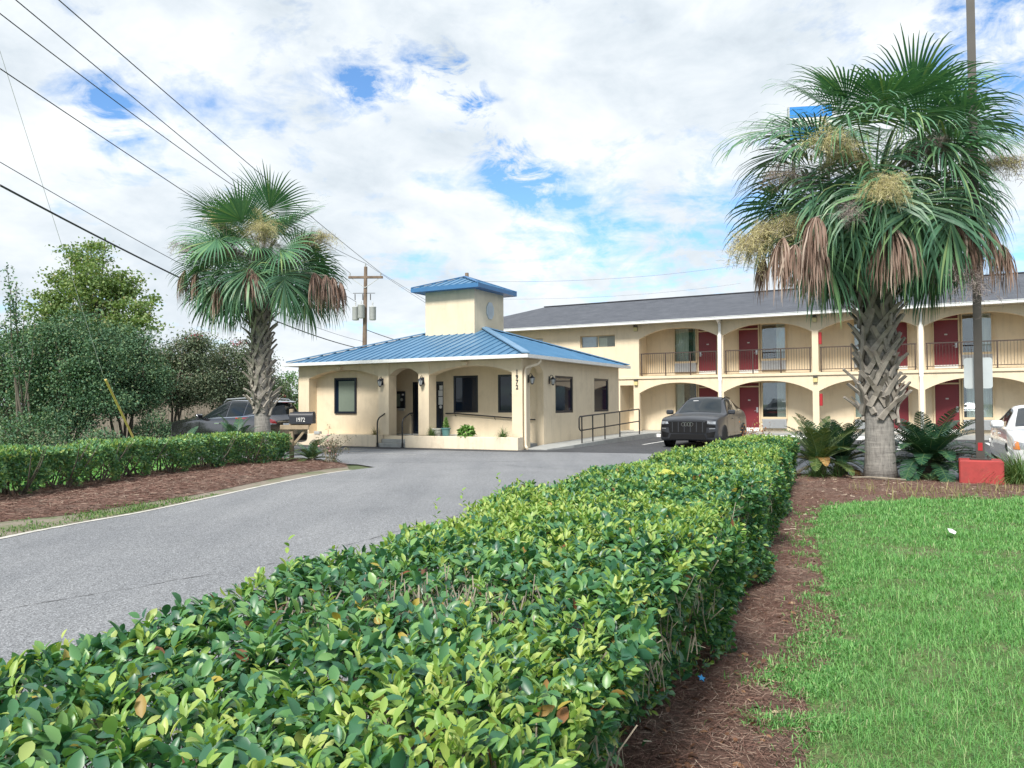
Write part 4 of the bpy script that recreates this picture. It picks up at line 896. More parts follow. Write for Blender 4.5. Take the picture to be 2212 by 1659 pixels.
def palm(root, H0, HB, HT, r0, r1, spec, sec_seed, lean=(0, 0), seeds=(), dead=(), nboot=70, bootl=.55):
    r = random.Random(sec_seed)
    # trunk
    t = MB(); pts = []; rad = []
    for k in range(15):
        f = k/14; z = H0+(HT-H0)*f; pts.append((lean[0]*math.sin(f*2.2), lean[1]*f, z)); rad.append(r0+(r1-r0)*min(1, f*3.2)**.6)
    rad[0] = r0*1.08; t.tube(pts, rad, 22); t.build('trunk', M['ptrunk'], root, smooth='all')
    def cx(z): f = (z-H0)/(HT-H0); return lean[0]*math.sin(f*2.2), lean[1]*f
    b = MB(); ga = 2.39996
    for i in range(nboot):
        f = i/(nboot-1); z = HB+(HT-HB)*f*.98; az = i*ga+r.uniform(-.12, .12); x0, y0 = cx(z); rr = r1*(1.0+.05*f)
        ca, sa = math.cos(az), math.sin(az); rad_ = Vector((ca, sa, 0)); tg = Vector((-sa, ca, 0)); out0 = r.uniform(.02, .05); L = bootl*r.uniform(.75, 1.15); flare = r.uniform(.10, .26)*(1.0+.6*f)+(.16 if f < .12 else 0)
        for sgn in (-1, 1):
            pr_ = []
            for j, u in enumerate((0, .35, .7, 1.0)):
                c = Vector((x0, y0, z))+rad_*(rr+out0*.4+.02*sgn+flare*u*u*.9)+tg*(sgn*(.155*(1-u)*-1+.16*u)*1.0*(r1/.24))+Vector((0, 0, u*L-.05))
                pr_.append((c, .050*(1-.45*u)*(r1/.24), .016+.010*(1-u)))
            vs = []; 
            for c, ww, th in pr_:
                a = tg*ww; n_ = rad_*th; up = Vector((0, 0, 1))*ww*.5*-sgn
                vs += [c-a+n_-up, c+a+n_+up, c+a-n_+up, c-a-n_-up]
            fs = [(3, 2, 1, 0), (12, 13, 14, 15)]
            for j in range(3):
                for k in range(4): fs.append((j*4+k, j*4+(k+1) % 4, (j+1)*4+(k+1) % 4, (j+1)*4+k))
            b.add(vs, fs)
    b.build('boots', M['boot'], root, fixn=True)
    zt = HT
    for (n, el0, el1, pl, Rf, dr, sg_, kind, zo, hg) in spec:
        for k in range(n):
            az = 2*math.pi*(k+r.uniform(-.28, .28))/n + zo*3.1; el = R(r.uniform(el0, el1)); x0, y0 = cx(zt)
            base = Vector((x0, y0, zt+zo))+Vector((math.cos(az), math.sin(az), 0))*(r1*.6)
            V, F, path = frond_geo(base, az, el, pl*r.uniform(.58, 1.15), Rf*r.uniform(.88, 1.1), dr*r.uniform(.8, 1.25), 50 if kind == 0 else 34, sg_, r.uniform(-.7, .7), .42 if kind == 0 else .16, .14 if kind == 0 else .3, r, hg)
            mb = MB(); mb.v = [tuple(v) for v in V]; mb.f = F; mb.m = [0]*len(F)
            m1, m2 = (M['frond'], M['petiole']) if kind == 0 else (M['deadfrond'], M['boot'])
            pp = MB(); pp.tube(path, [.028*(1-.55*j/7) for j in range(8)], 5)
            mb.add(pp.v, pp.f, 1)
            mb.build('frond' if kind == 0 else 'dead_frond', [m1, m2], root, fixn=False)
    B = root.location
    for (px, py, dy, rx, rz, n, sd, old) in seeds:
        v = at(px, py, B.y+dy)-B; seed_cluster(root, (cx(zt)[0], cx(zt)[1], zt+.1), v, rx, rz, n, sd, old)
    for (px, py, dy, L) in dead:
        v = at(px, py, B.y+dy)-B; dead_frond(root, (cx(zt)[0], cx(zt)[1], zt-.25), v, L, r, [M['deadfrond'], M['boot']])
pR = empty('palm_tree', (6.91, 14.49, 0.03), 0, 'large palm with thick lattice trunk rising from the mulch bed among sago plants', 'palm tree')
# azimuths: -90 deg faces the camera, 180 deg is left in the picture
palm(pR, -0.05, 1.10, 5.15, .30, .235, [
    (12, 64, 89, 1.35, 1.50, .70, .40, 0, .4, .0), (14, 48, 70, 1.35, 1.48, .95, .60, 0, .3, .05), (16, 30, 52, 1.35, 1.45, 1.2, .8, 0, .2, .10), (17, 10, 34, 1.35, 1.40, 1.5, .9, 0, .1, .18), (13, -4, 14, 1.30, 1.25, 1.7, .8, 0, -.05, .35)], 11, (0.0, 0.05),
    [(1785, 305, -1.75, .50, .42, 5200, 1, .12), (1912, 410, -2.15, .48, .50, 5200, 2, .12), (1587, 540, -.6, .62, .85, 7000, 3, .22), (2050, 300, -1.5, .45, .4, 2600, 4, .95), (2200, 350, -.9, .50, .45, 3600, 5, .5), (1660, 380, -1.0, .40, .4, 1500, 6, .9), (2120, 640, -1.6, .5, .5, 1600, 7, 1.0), (1830, 470, -2.0, .3, .35, 1200, 8, 1.0)],
    [(1690, 515, -.75, 1.25), (1715, 530, -.9, 1.0), (1752, 525, -1.2, 1.2), (1760, 470, -1.4, 1.1), (1772, 540, -1.1, 1.0), (1925, 490, -1.55, 1.25), (1950, 500, -1.5, 1.1), (1905, 520, -1.3, 1.0), (2070, 480, -1.25, 1.15), (2100, 485, -1.1, 1.25), (2135, 495, -.8, 1.2), (1650, 560, .1, .9), (2165, 530, -.4, 1.1), (1830, 575, 1.0, 1.0), (2000, 575, 1.2, 1.0)], 84, .56)
def pl_at(px, py, y): v = at(px, py, y); return (v.x, v.y)
pL = empty('palm_tree', (pl_at(570, 980, 21.7)[0], 21.7, 0.0), 0, 'palm with a slimmer curved trunk behind the far end of the left hedge', 'palm tree')
palm(pL, -0.05, 1.25, 5.15, .27, .195, [
    (11, 58, 88, 1.10, 1.38, .34, .4, 0, .4, .0), (12, 36, 60, 1.15, 1.36, .62, .65, 0, .25, .0), (14, 12, 36, 1.25, 1.30, 1.0, .75, 0, .1, .1), (11, 2, 18, 1.35, 1.15, 1.2, .65, 0, .05, .15)], 23, (-0.12, 0.1),
    [(567, 486, -1.4, .62, .42, 4600, 11, .1), (567, 545, -1.3, .50, .55, 3000, 16, 1.0), (457, 470, -.9, .45, .45, 3000, 12, .2), (708, 510, -.6, .62, .50, 4200, 13, .2), (385, 530, -.3, .5, .5, 2400, 14, .8), (480, 540, -1.0, .35, .4, 1300, 15, 1.0)],
    [(400, 585, -.2, 1.05), (425, 590, -.7, 1.05), (470, 615, -1.0, 1.0), (540, 580, -1.3, 1.05), (552, 590, -1.4, .95), (680, 590, -1.0, 1.15), (705, 595, -.8, 1.1), (720, 600, -.4, 1.15), (735, 610, -.1, 1.0), (450, 620, .6, 1.0), (690, 620, .7, 1.0)], 84, .46)
# ------------------------------------------------------------------ sago palms
M['sago'] = leafmat('sago_leaf', [(0.0, (0.018, 0.065, 0.040)), (0.6, (0.035, 0.103, 0.053)), (1.0, (0.069, 0.150, 0.062))], 0.36, 0.08, 0.5)
M['sagoyel'] = leafmat('sago_leaf_yellowed', [(0.0, (0.05, 0.10, 0.03)), (0.6, (0.09, 0.14, 0.04)), (1.0, (0.16, 0.19, 0.06))], 0.45, 0.12, 0.4)
M['sagodead'] = leafmat('sago_leaf_dead', [(0.0, (0.30, 0.16, 0.05)), (1.0, (0.52, 0.33, 0.13))], 0.7, 0.1, 0.2, (1, 1, 1))
def sago(name, loc, n, L, hgt, lab, seed, cat='sago palm', grp=None, ndead=0, yel=0.0, elr=(5, 80), azr=None, tr=.13):
    rt = empty(name, loc, 0, lab, cat, grp); r = np.random.default_rng(seed)
    t = MB(); t.tube([(0, 0, -.05), (0, 0, hgt*.5), (0, 0, hgt)], [tr, tr*1.1, tr*.8], 10); t.build('trunk', M['bark'], rt)
    C = []; D = []; N = []; LL = []; mi = []; st = MB()
    for k in range(n+ndead):
        dead = k >= n; f = (k+.5)/n if not dead else r.uniform(0, 1)
        az = k*2.39996+r.uniform(-.3, .3) if azr is None else r.uniform(*azr)
        el = R(elr[0]+(elr[1]-elr[0])*f+r.uniform(-8, 8)) if not dead else R(r.uniform(-20, 38)); l = L*r.uniform(.8, 1.1); m = 46
        p = np.array([0, 0, hgt-.03]); e = el; sg = (1.25 if el < R(50) else .8)*r.uniform(.8, 1.3); pts = [p.copy()]; dirs = []
        for j in range(m):
            d = np.array([math.cos(e)*math.cos(az), math.cos(e)*math.sin(az), math.sin(e)]); dirs.append(d); p = p+d*l/m; pts.append(p.copy()); e -= sg/m*(.4+1.2*j/m)
        st.tube(pts[::5]+[pts[-1]], [.010*(1-.7*i/len(pts[::5])) for i in range(len(pts[::5])+1)], 4)
        s = np.array([-math.sin(az), math.cos(az), 0]); c = 2 if dead else (1 if r.random() < yel else 0)
        for j in range(5, m):
            u = j/m; ll = .20*(L/1.2)*math.sin(math.pi*min(1, .12+u*.9))**.6*(1 if not dead else .8)
            for sgn in (-1, 1):
                up = np.cross(dirs[j], s); up = up if up[2] > 0 else -up
                C.append(pts[j]); D.append(s*sgn*.85+dirs[j]*.55+up*.32+r.normal(size=3)*.05); N.append(up); LL.append(ll); mi.append(c)
    st.build('stalks', M['petiole'], rt, fixn=False)
    C, D, N, LL = map(np.array, (C, D, N, LL)); leafmesh('fronds', C, D, N, LL, .0165*(L/1.2), T_STICK, [M['sago'], M['sagoyel'], M['sagodead']], np.array(mi), rt, bend=np.full(len(C), .2)); return rt
G2 = 'sago plants around the big palm'
sago('sago_palm', (5.98, 15.05, .02), 34, 1.1, .30, 'upright sago palm with yellowed fronds nearest the hedge end', 31, grp=G2, ndead=5, yel=.6, elr=(15, 88))
sago('sago_palm', (6.62, 15.55, .02), 34, 1.1, .28, 'dark sago palm half hidden just left of the big palm trunk', 32, grp=G2, ndead=3, yel=.05, elr=(10, 85))
sago('sago_palm', (7.95, 14.72, .02), 64, 1.32, .34, 'biggest dark green sago palm right of the big palm trunk', 33, grp=G2, yel=.0, elr=(0, 66), tr=.2)
sago('sago_palm', (7.58, 14.02, .02), 9, .45, .06, 'tiny sago seedling at the foot of the big sago, in the mulch', 34, grp=G2, elr=(10, 60), tr=.05)
G3 = 'sago plants behind the left hedge'
def onv_(px, py, y): v = at(px, py, y); return (v.x, v.y, 0)
sago('sago_palm', onv_(395, 960, 20.5), 20, .95, .30, 'low sago palm behind the left hedge, left of the parked black car', 35, grp=G3, elr=(5, 55))
sago('sago_palm', onv_(510, 960, 20.8), 22, 1.05, .42, 'sago palm with upright fronds left of the slim palm trunk', 36, grp=G3, elr=(10, 80))
sago('sago_palm', onv_(672, 975, 19.4), 20, .85, .16, 'drooping sago palm at the end of the left hedge below the mailbox', 37, grp=G3, elr=(0, 70), yel=.3, ndead=1)
# ------------------------------------------------------------------ small plants
M['liri'] = leafmat('liriope', [(0.0, (0.05, 0.12, 0.035)), (0.6, (0.10, 0.19, 0.055)), (1.0, (0.20, 0.27, 0.09))], 0.5, 0.15, 0.4)
M['grassdry'] = leafmat('dry_grass', [(0.0, (0.16, 0.17, 0.06)), (1.0, (0.38, 0.33, 0.18))], 0.7, 0.1, 0.2)
M['coleus'] = leafmat('bushy_leaf', [(0.0, (0.09, 0.22, 0.04)), (0.6, (0.17, 0.33, 0.08)), (1.0, (0.34, 0.45, 0.18))], 0.45, 0.2, 0.4)
M['reddish'] = leafmat('reddish_leaf', [(0.0, (0.22, 0.075, 0.035)), (0.6, (0.34, 0.15, 0.07)), (1.0, (0.30, 0.27, 0.10))], 0.6, 0.15, 0.3, (1.2, 1, .7))
M['roseleaf'] = leafmat('rose_leaf', [(0.0, (0.07, 0.09, 0.05)), (0.5, (0.14, 0.14, 0.075)), (0.85, (0.20, 0.17, 0.10)), (1.0, (0.30, 0.17, 0.13))], 0.55, 0.15, 0.3)
M['flowerpink'] = mat('rose_petal', (0.62, 0.36, 0.36), 0.7, .1, 8); M['flowerred'] = mat('crape_flower', (0.42, 0.07, 0.12), .7, .2, 8)
def tuft(name, loc, n, L, spread, m, lab, cat, seed, w=.012, grp=None, par=None):
    r = np.random.default_rng(seed); a = r.uniform(0, 6.283, n); el = r.uniform(.45, 1.5, n); C = np.c_[np.cos(a), np.sin(a), np.zeros(n)]*(spread*r.random(n)**.5)[:, None]
    D = np.c_[np.cos(a)*np.cos(el), np.sin(a)*np.cos(el), np.sin(el)]+r.normal(size=(n, 3))*.12
    o = leafmesh(name, C, D, np.c_[-np.cos(a)*.3, -np.sin(a)*.3, np.ones(n)], L*r.uniform(.6, 1.1, n), w, T_BLADE, m, None, par, bend=.38*np.cos(el)+.10); o.location = loc; return tag(o, lab, cat, grp)
tuft('grass_clump', (8.98, 13.55, .02), 900, .78, .42, M['liri'], 'big green grass clump right of the red concrete block', 'ornamental grass', 41, .012)
tuft('grass_clump', (5.82, 14.75, .02), 130, .62, .14, M['liri'], 'grass tuft at the foot of the yellowed sago by the hedge', 'ornamental grass', 42, .014)
tuft('grass_clump', (6.25, 14.85, .02), 60, .5, .12, M['liri'], 'sparse grass tuft between the yellowed sago and the palm trunk', 'ornamental grass', 43, .014)
tuft('grass_clump', (7.32, 14.25, .02), 14, .5, .04, M['liri'], 'single leaf tuft right beside the foot of the big palm trunk', 'ornamental grass', 44, .03)
tuft('potted_grass', wp(-3.42, -.17, .37), 120, .50, .10, M['liri'], 'spiky planter grass between the column and the teal pot', 'plant', 45, .012)
tuft('potted_grass', wp(-0.62, -.17, .37), 150, .52, .09, M['liri'], 'spiky planter grass next to the 1972 column', 'plant', 46, .012)
tuft('potted_grass', wp(-5.86, -.17, .37), 80, .46, .07, M['grassdry'], 'dry spiky grass in the left planter by the steps', 'plant', 47, .010)
def ball_plant(name, loc, rad, n, L, m, lab, cat, seed, zs=.9):
    r = np.random.default_rng(seed); d = nrmz(r.normal(size=(n, 3))); d[:, 2] = np.abs(d[:, 2])*1.3-.25; d = nrmz(d); C = d*rad*(.6+.4*r.random((n, 1)))*np.array([1, 1, zs])+np.array([0, 0, rad*.55])
    o = leafmesh(name, C, d*.6+r.normal(size=(n, 3))*.5, d+np.array([0, 0, .8])+r.normal(size=(n, 3))*.3, L, L*.62, T_LEAF, m); o.location = loc; return tag(o, lab, cat)
ball_plant('bushy_plant', wp(-2.02, -.17, .36), .27, 260, .13, M['coleus'], 'round bright green bushy plant in the middle of the planter', 'plant', 48)
pt = empty('potted_plant', wp(-3.1, .24, .40), 0, 'small conifer seedling in a teal pot on the porch edge', 'potted plant'); MB().lathe((0, 0, 0), [(.12, 0), (.15, .24), (.17, .245), (.17, .28), (.14, .28)], 14).build('pot', M['pot'], pt, smooth=True)
r_ = np.random.default_rng(49); n_ = 160; zz = r_.random(n_); a_ = r_.uniform(0, 6.28, n_)
leafmesh('foliage', np.c_[.02*np.cos(a_), .02*np.sin(a_), .27+.34*zz], np.c_[np.cos(a_)*(1-.6*zz), np.sin(a_)*(1-.6*zz), .5+zz], rndv(n_), .13*(1-.7*zz)+.03, .02, T_RHOMB, M['coleus'], None, pt)
o = MB().lathe((0, 0, 0), [(.16, 0), (.19, .22), (.21, .225), (.21, .26), (.18, .26)], 14).build('plant_pot', M['potwhite'], None, smooth=True); o.location = wp(-3.42, .16, .40); tag(o, 'pale empty plant pot behind the spiky grass at the column', 'plant pot')
o = MB().bbox(-.13, .13, -.08, .08, 0, .11, .01).build('utility_box', M['grey'], None); o.location = wp(-8.35, -.36, .42); o.rotation_euler = (0, 0, RZ); tag(o, 'little grey box on the left planter wall under the window', 'box')
# rose bush at the end of the left hedge
def twiggy(name, loc, rad, hgt, lab, cat, seed, nst, nleaf, m, fl=None):
    rt = empty(name, loc, 0, lab, cat); r = np.random.default_rng(seed); w = MB(); tips = []
    for k in range(nst):
        a = r.uniform(0, 6.28); p = np.array([.06*math.cos(a), .06*math.sin(a), 0]); d = np.array([math.cos(a)*r.uniform(.2, .8)*rad/hgt, math.sin(a)*r.uniform(.2, .8)*rad/hgt, 1.0]); pts = [p.copy()]
        for j in range(6): p = p+d*hgt*r.uniform(.7, 1.05)/6; d = d+r.normal(size=3)*.14; pts.append(p.copy()); tips.append(p.copy())
        w.tube(pts, [.008, .008, .007, .006, .005, .004, .003], 4)
        for j in (3, 4, 5):
            q = pts[j]; dd = r.normal(size=3)*.5+np.array([0, 0, .4]); e2 = q+dd*.25*hgt; w.tube([q, e2], [.004, .002], 3); tips += [e2, (q+e2)/2]
    w.build('stems', M['paletwig'], rt, fixn=False); T = np.array(tips); C = T[r.integers(0, len(T), nleaf)]+r.normal(size=(nleaf, 3))*.05
    leafmesh('foliage', C, r.normal(size=(nleaf, 3))+np.array([0, 0, .2]), r.normal(size=(nleaf, 3))*.6+np.array([0, 0, 1]), r.uniform(.035, .06, nleaf), .03, T_RHOMB, m, None, rt)
    if fl:
        for q in T[r.integers(0, len(T), fl)]: MB().lathe(q+np.array([0, 0, .03]), [(.005, -.02), (.028, 0), (.03, .015), (.012, .03)], 7).build('flower', M['flowerpink'], rt)
    return rt
twiggy('rose_bush', onv_(712, 988, 18.9), .42, .75, 'sparse brownish rose bush past the end of the left hedge', 'rose bush', 51, 16, 620, M['roseleaf'], 9)
twiggy('reddish_shrub', (4.55, 14.6, .02), .34, .98, 'rust red shrub tops showing just over the far hedge end', 'shrub', 52, 26, 900, M['reddish'])
# ------------------------------------------------------------------ hedges
M['hedge'] = leafmat('hedge_leaf', [(0.0, (0.031, 0.107, 0.068)), (0.35, (0.058, 0.177, 0.084)), (0.7, (0.118, 0.270, 0.094)), (0.93, (0.208, 0.368, 0.115)), (1.0, (0.389, 0.444, 0.139))], 0.36, 0.24, 0.5)
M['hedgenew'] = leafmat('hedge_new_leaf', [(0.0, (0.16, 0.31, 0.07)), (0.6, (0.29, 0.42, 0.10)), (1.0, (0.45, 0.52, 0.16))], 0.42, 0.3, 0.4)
M['hedgespot'] = leafmat('hedge_old_leaf', [(0.0, (0.34, 0.27, 0.04)), (0.5, (0.40, 0.33, 0.08)), (0.75, (0.20, 0.07, 0.03)), (1.0, (0.13, 0.06, 0.035))], 0.5, 0.15, 0.4)
M['twig'] = mat('hedge_twig', (0.15, 0.125, 0.105), 0.9, 0.3, 14)
hy = np.array([-.8, 1.69, 2.65, 3.3, 4.33, 5.3, 5.8, 6.7, 8.5, 10.5, 13.35]); hw = np.array([1.65, 1.60, 1.38, 1.42, 1.50, 1.70, 1.48, 1.66, 1.36, 1.10, .85])
def h_xr(y): return .16+.405*(y-1.69)+.02*np.sin(y*2.1)+.03*np.sin(y*.9+1)
def h_w(y): return np.interp(y, hy, hw)
def h_top(x, y): return .925+.018*np.sin(x*3.1+y*1.7)+.02*np.sin(y*2.3+.5)+.012*np.sin(x*7+y*5)
def hedge_right():
    rt = empty('hedge', (0, 0, 0), 0, 'broad clipped hedge filling the foreground and running back beside the mulch path', 'hedge')
    Y0, Y1 = -.3, 13.35; C = []; A = []; mi = []; K = []
    def emit(n, f):
        for c, a in f(n): C.append(c); A.append(a)
    def dens(y): return np.where(y < 5, 620, np.where(y < 8, 560, 420))
    pts = []; nor = []; face = []
    def add(P, N_, fc): pts.append(P); nor.append(N_); face.append(np.full(len(P), fc))
    NT_ = 18500; y = rng.uniform(Y0, Y1, NT_); keep = rng.random(NT_) < dens(y)/620; y = y[keep]; f = rng.random(len(y)); x = h_xr(y)-h_w(y)*f
    edge = np.minimum(f, 1-f)*h_w(y); z = h_top(x, y)-.10*np.clip(1-edge/.13, 0, 1)**2
    add(np.c_[x, y, z], np.c_[np.where(f < .5, 1, -1)*np.clip(1-edge/.13, 0, 1)*.7, np.zeros(len(y)), np.ones(len(y))], 0)
    for sgn, NN in ((1, 12000), (-1, 5600)):
        y = rng.uniform(Y0, Y1, NN); keep = rng.random(NN) < dens(y)/620; y = y[keep]; zf = rng.random(len(y))**.85; z = .04+zf*.84
        bul = .07*np.sin(y*3.3+z*2)+.05*np.sin(y*7.1+1+z*5)+.04*np.sin(z*9+y*2)-.20*np.clip(.42-z, 0, 1)-np.where(sgn > 0, np.clip((4.4-y)/1.5, 0, 1.3)*.34*np.clip(.80-z, 0, 1)/.7, 0)
        x = np.where(sgn > 0, h_xr(y), h_xr(y)-h_w(y))+sgn*(bul-.02)
        hole = (vnoise(np.c_[y*1.5, z*2.2, np.zeros(len(y))], 1.6, 8) > .55) & (rng.random(len(y)) < .75) & (z < .7)
        low = rng.random(len(y)) < np.clip((.30-z)/.30, 0, 1)*.72
        k = ~(hole | low); y, z, x = y[k], z[k], x[k]
        add(np.c_[x, y, z], np.c_[np.full(len(y), sgn*.92), np.full(len(y), -sgn*.37), np.full(len(y), .12)], 1)
    y = np.full(420, Y1)+rng.normal(size=420)*.04; f = rng.random(420); add(np.c_[h_xr(y)-h_w(y)*f, y, .1+.8*rng.random(420)], np.tile([.4, .9, .1], (420, 1)), 1)
    P = np.concatenate(pts); Nn = nrmz(np.concatenate(nor)); fc = np.concatenate(face)
    # thin bare patch on the top where grey twigs show
    def bare(P): return np.exp(-(((P[:, 0]+.38)/.17)**2+((P[:, 1]-2.45)/.26)**2))+.9*np.exp(-(((P[:, 0]+.66)/.12)**2+((P[:, 1]-2.35)/.16)**2))+.7*np.exp(-(((P[:, 0]-.05)/.14)**2+((P[:, 1]-2.5)/.14)**2))
    k = ~((fc == 0) & (rng.random(len(P)) < bare(P)*.92)); P, Nn, fc = P[k], Nn[k], fc[k]
    m = len(P); P = P - Nn*np.abs(rng.normal(size=(m, 1)))*.045 + Nn*(.012*vnoise(P, 9, 4))[:, None]
    ax = nrmz(Nn*.75+np.array([0, 0, .55])+rng.normal(size=(m, 3))*.36)
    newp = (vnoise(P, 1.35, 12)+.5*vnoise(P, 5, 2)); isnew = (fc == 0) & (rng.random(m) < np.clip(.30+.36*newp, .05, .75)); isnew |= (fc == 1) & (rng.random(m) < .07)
    kk = np.where(isnew, 7, 7); idx = np.repeat(np.arange(m), kk); n = len(idx); base = P[idx]; a = ax[idx]; nw = isnew[idx]
    rad = rng.normal(size=(n, 3)); rad = nrmz(rad-a*np.sum(rad*a, 1, keepdims=True)); tilt = np.where(nw, rng.uniform(.6, 1.5, n), rng.uniform(.15, 1.35, n))[:, None]
    D = nrmz(a*tilt+rad); N = nrmz(a-D*np.sum(a*D, 1, keepdims=True)+rng.normal(size=(n, 3))*.22)
    Cc = base+rad*.008-a*rng.uniform(0, .05, (n, 1))+np.where(nw[:, None], a*.03, 0)
    L = np.where(nw, rng.uniform(.022, .040, n), rng.uniform(.027, .053, n)); Wd = L*np.where(nw, .42, rng.uniform(.46, .60, n))
    mi = np.where(nw, 1, 0); mi[(rng.random(n) < .016) & ~nw] = 2
    # inner shade leaves
    ni = 9000; y = rng.uniform(Y0, Y1, ni); f = rng.uniform(.08, .92, ni); x = h_xr(y)-h_w(y)*f; z = rng.uniform(.25, .86, ni)
    Cc = np.r_[Cc, np.c_[x, y, z]]; D = np.r_[D, rndv(ni)+np.array([0, 0, .3])]; N = np.r_[N, rndv(ni)*.5+np.array([0, 0, 1])]; L = np.r_[L, rng.uniform(.045, .07, ni)]; Wd = np.r_[Wd, np.full(ni, .032)]; mi = np.r_[mi, np.zeros(ni, int)]
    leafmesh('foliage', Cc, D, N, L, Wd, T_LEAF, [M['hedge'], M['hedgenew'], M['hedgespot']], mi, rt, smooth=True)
    # stems and twigs
    w = MB(); yy = -.2
    while yy < 13.2:
        for f in (.22, .5, .78):
            x0 = float(h_xr(yy)-h_w(yy)*f)+random.uniform(-.08, .08); p0 = Vector((x0, yy+random.uniform(-.12, .12), 0))
            for k in range(5 if yy < 6 else 3):
                d = Vector((random.uniform(-.55, .55), random.uniform(-.5, .5), 1)); p = p0.copy(); pts = [p.copy()]
                for j in range(5):
                    p = p+d*.15; d = d+Vector((random.uniform(-.25, .25), random.uniform(-.25, .25), .05)); xr_ = float(h_xr(p.y)); p.x = min(xr_-.10-.14*(p.z < .45)-.30*max(0, min(1.2, (4.4-p.y)/1.5))*max(0, .8-p.z), max(xr_-float(h_w(p.y))+.12, p.x)); p.z = min(p.z, .84); pts.append(p.copy())
                w.tube(pts, [.014, .011, .008, .0055, .004, .003], 5, caps=False)
        yy += .42
    w.build('stems', M['twig'], rt, smooth='all', fixn=False)
    nt = 9000; y = np.r_[rng.uniform(Y0, 8, nt), rng.normal(2.45, .17, 900)]; x = h_xr(y)-h_w(y)*rng.random(len(y)); x[nt:] = rng.normal(-.36, .2, 900); z = rng.uniform(.45, .80, len(y)); z[nt:] = rng.uniform(.74, .84, 900)
    leafmesh('twigs', np.c_[x, y, z], rng.normal(size=(len(y), 3))*.38+np.array([0, 0, 1]), rndv(len(y)), rng.uniform(.05, .12, len(y)), .0045, T_STICK, M['paletwig'], None, rt)
    return rt
hedge_right()
M['hedgeL'] = leafmat('left_hedge_leaf', [(0.0, (0.062, 0.170, 0.092)), (0.5, (0.131, 0.281, 0.118)), (0.9, (0.241, 0.415, 0.146)), (1.0, (0.444, 0.503, 0.156))], 0.4, 0.2, 0.45)
M['hedgeLnew'] = leafmat('left_hedge_new_leaf', [(0.0, (0.156, 0.276, 0.072)), (1.0, (0.336, 0.432, 0.120))], 0.45, 0.25, 0.4)
def hedge_left():
    rt = empty('hedge', (0, 0, 0), 0, 'lower clipped hedge of separate shrubs along the left mulch bed', 'hedge')
    fy = np.array([5, 9, 11.46, 13.5, 15.7, 17.9, 19.3]); fx = np.array([-8.9, -8.1, -7.66, -7.42, -7.10, -6.40, -5.55])   # front face line
    Y0, Y1 = 5.0, 19.25; stems = [6.2, 7.5, 8.7, 10.0, 11.2, 12.3, 13.35, 14.3, 15.3, 16.3, 17.5, 18.6]
    gap = np.array([.25, .3, .34, .38, .42, .44, .52, .62, .58, .42, .24, .14])
    def bot(y):
        s = np.array(stems); d = np.abs(y[:, None]-s[None]); i = d.argmin(1); return np.clip(d.min(1)/.55, 0, 1)**.9*gap[i]+.07
    P = []; Nn = []; fc = []
    n = 15000; y = rng.uniform(Y0, Y1, n); f = rng.random(n); wd = .95; x = np.interp(y, fy, fx)-f*wd; z = .80+.03*np.sin(y*2.2)+.02*np.sin(x*6+y*3)-.10*np.clip(1-np.minimum(f, 1-f)*wd/.12, 0, 1)**2; P.append(np.c_[x, y, z]); Nn.append(np.tile([0, 0, 1.], (n, 1))); fc.append(np.zeros(n))
    for sg_, n in ((1, 17000), (-1, 8000)):
        y = rng.uniform(Y0, Y1, n); b = bot(y); z = b+(.78-b)*rng.random(n); x = np.interp(y, fy, fx)-(0 if sg_ > 0 else wd)+sg_*(.05*np.sin(y*5.1)+.06*np.sin(y*2.3+z*3)+.05*np.sin(z*8+y*7)-.28*np.clip(.5-z, 0, 1)*.9)
        hole = (vnoise(np.c_[y*1.3, z*2.5, np.zeros(n)], 1.5, 21) > .75); k = ~hole | (rng.random(n) < .35)
        P.append(np.c_[x, y, z][k]); Nn.append(np.tile([sg_*.96, -sg_*.25, .15], (k.sum(), 1))); fc.append(np.ones(k.sum()))
    n = 700; y = Y1+rng.normal(size=n)*.05; P.append(np.c_[np.interp(y, fy, fx)-rng.random(n)*.95, y, .1+.7*rng.random(n)]); Nn.append(np.tile([.3, .95, .1], (n, 1))); fc.append(np.ones(n))
    n = 5000; y = rng.uniform(Y0, Y1, n); b = bot(y); P.append(np.c_[np.interp(y, fy, fx)-rng.uniform(.1, .85, n), y, b+(.74-b)*rng.random(n)]); Nn.append(rndv(n)); fc.append(np.ones(n))
    P = np.concatenate(P); Nn = nrmz(np.concatenate(Nn)); fc = np.concatenate(fc); n = len(P); P = P-Nn*np.abs(rng.normal(size=(n, 1)))*.06
    D = nrmz(Nn*.5+np.array([0, 0, .4])+rng.normal(size=(n, 3))*.7); N = nrmz(Nn*.6+np.array([0, 0, .6])+rng.normal(size=(n, 3))*.4)
    new = (rng.random(n) < np.where(fc == 0, .38, .04)+.15*vnoise(P, 1.2, 3)).astype(int)
    leafmesh('foliage', P, D, N, rng.uniform(.055, .095, n), rng.uniform(.032, .05, n), T_RHOMB, [M['hedgeL'], M['hedgeLnew']], new, rt)
    w = MB()
    for s in stems:
        for rep in range(2):
            x0 = float(np.interp(s, fy, fx))-.30-.28*rep; p0 = Vector((x0, s+random.uniform(-.1, .1), 0))
            for k in range(8):
                d = Vector((random.uniform(-.8, .8), random.uniform(-1.0, 1.0), .75)); p = p0+Vector((random.uniform(-.06, .06), random.uniform(-.08, .08), 0)); pts = [p.copy()]
                for j in range(5): p = p+d*.15; d = d+Vector((random.uniform(-.2, .2), random.uniform(-.2, .2), .2)); pts.append(p.copy())
                w.tube(pts, [.022, .017, .013, .01, .007, .004], 5, caps=False)
    w.build('stems', M['bark'], rt, smooth='all', fixn=False)
hedge_left()
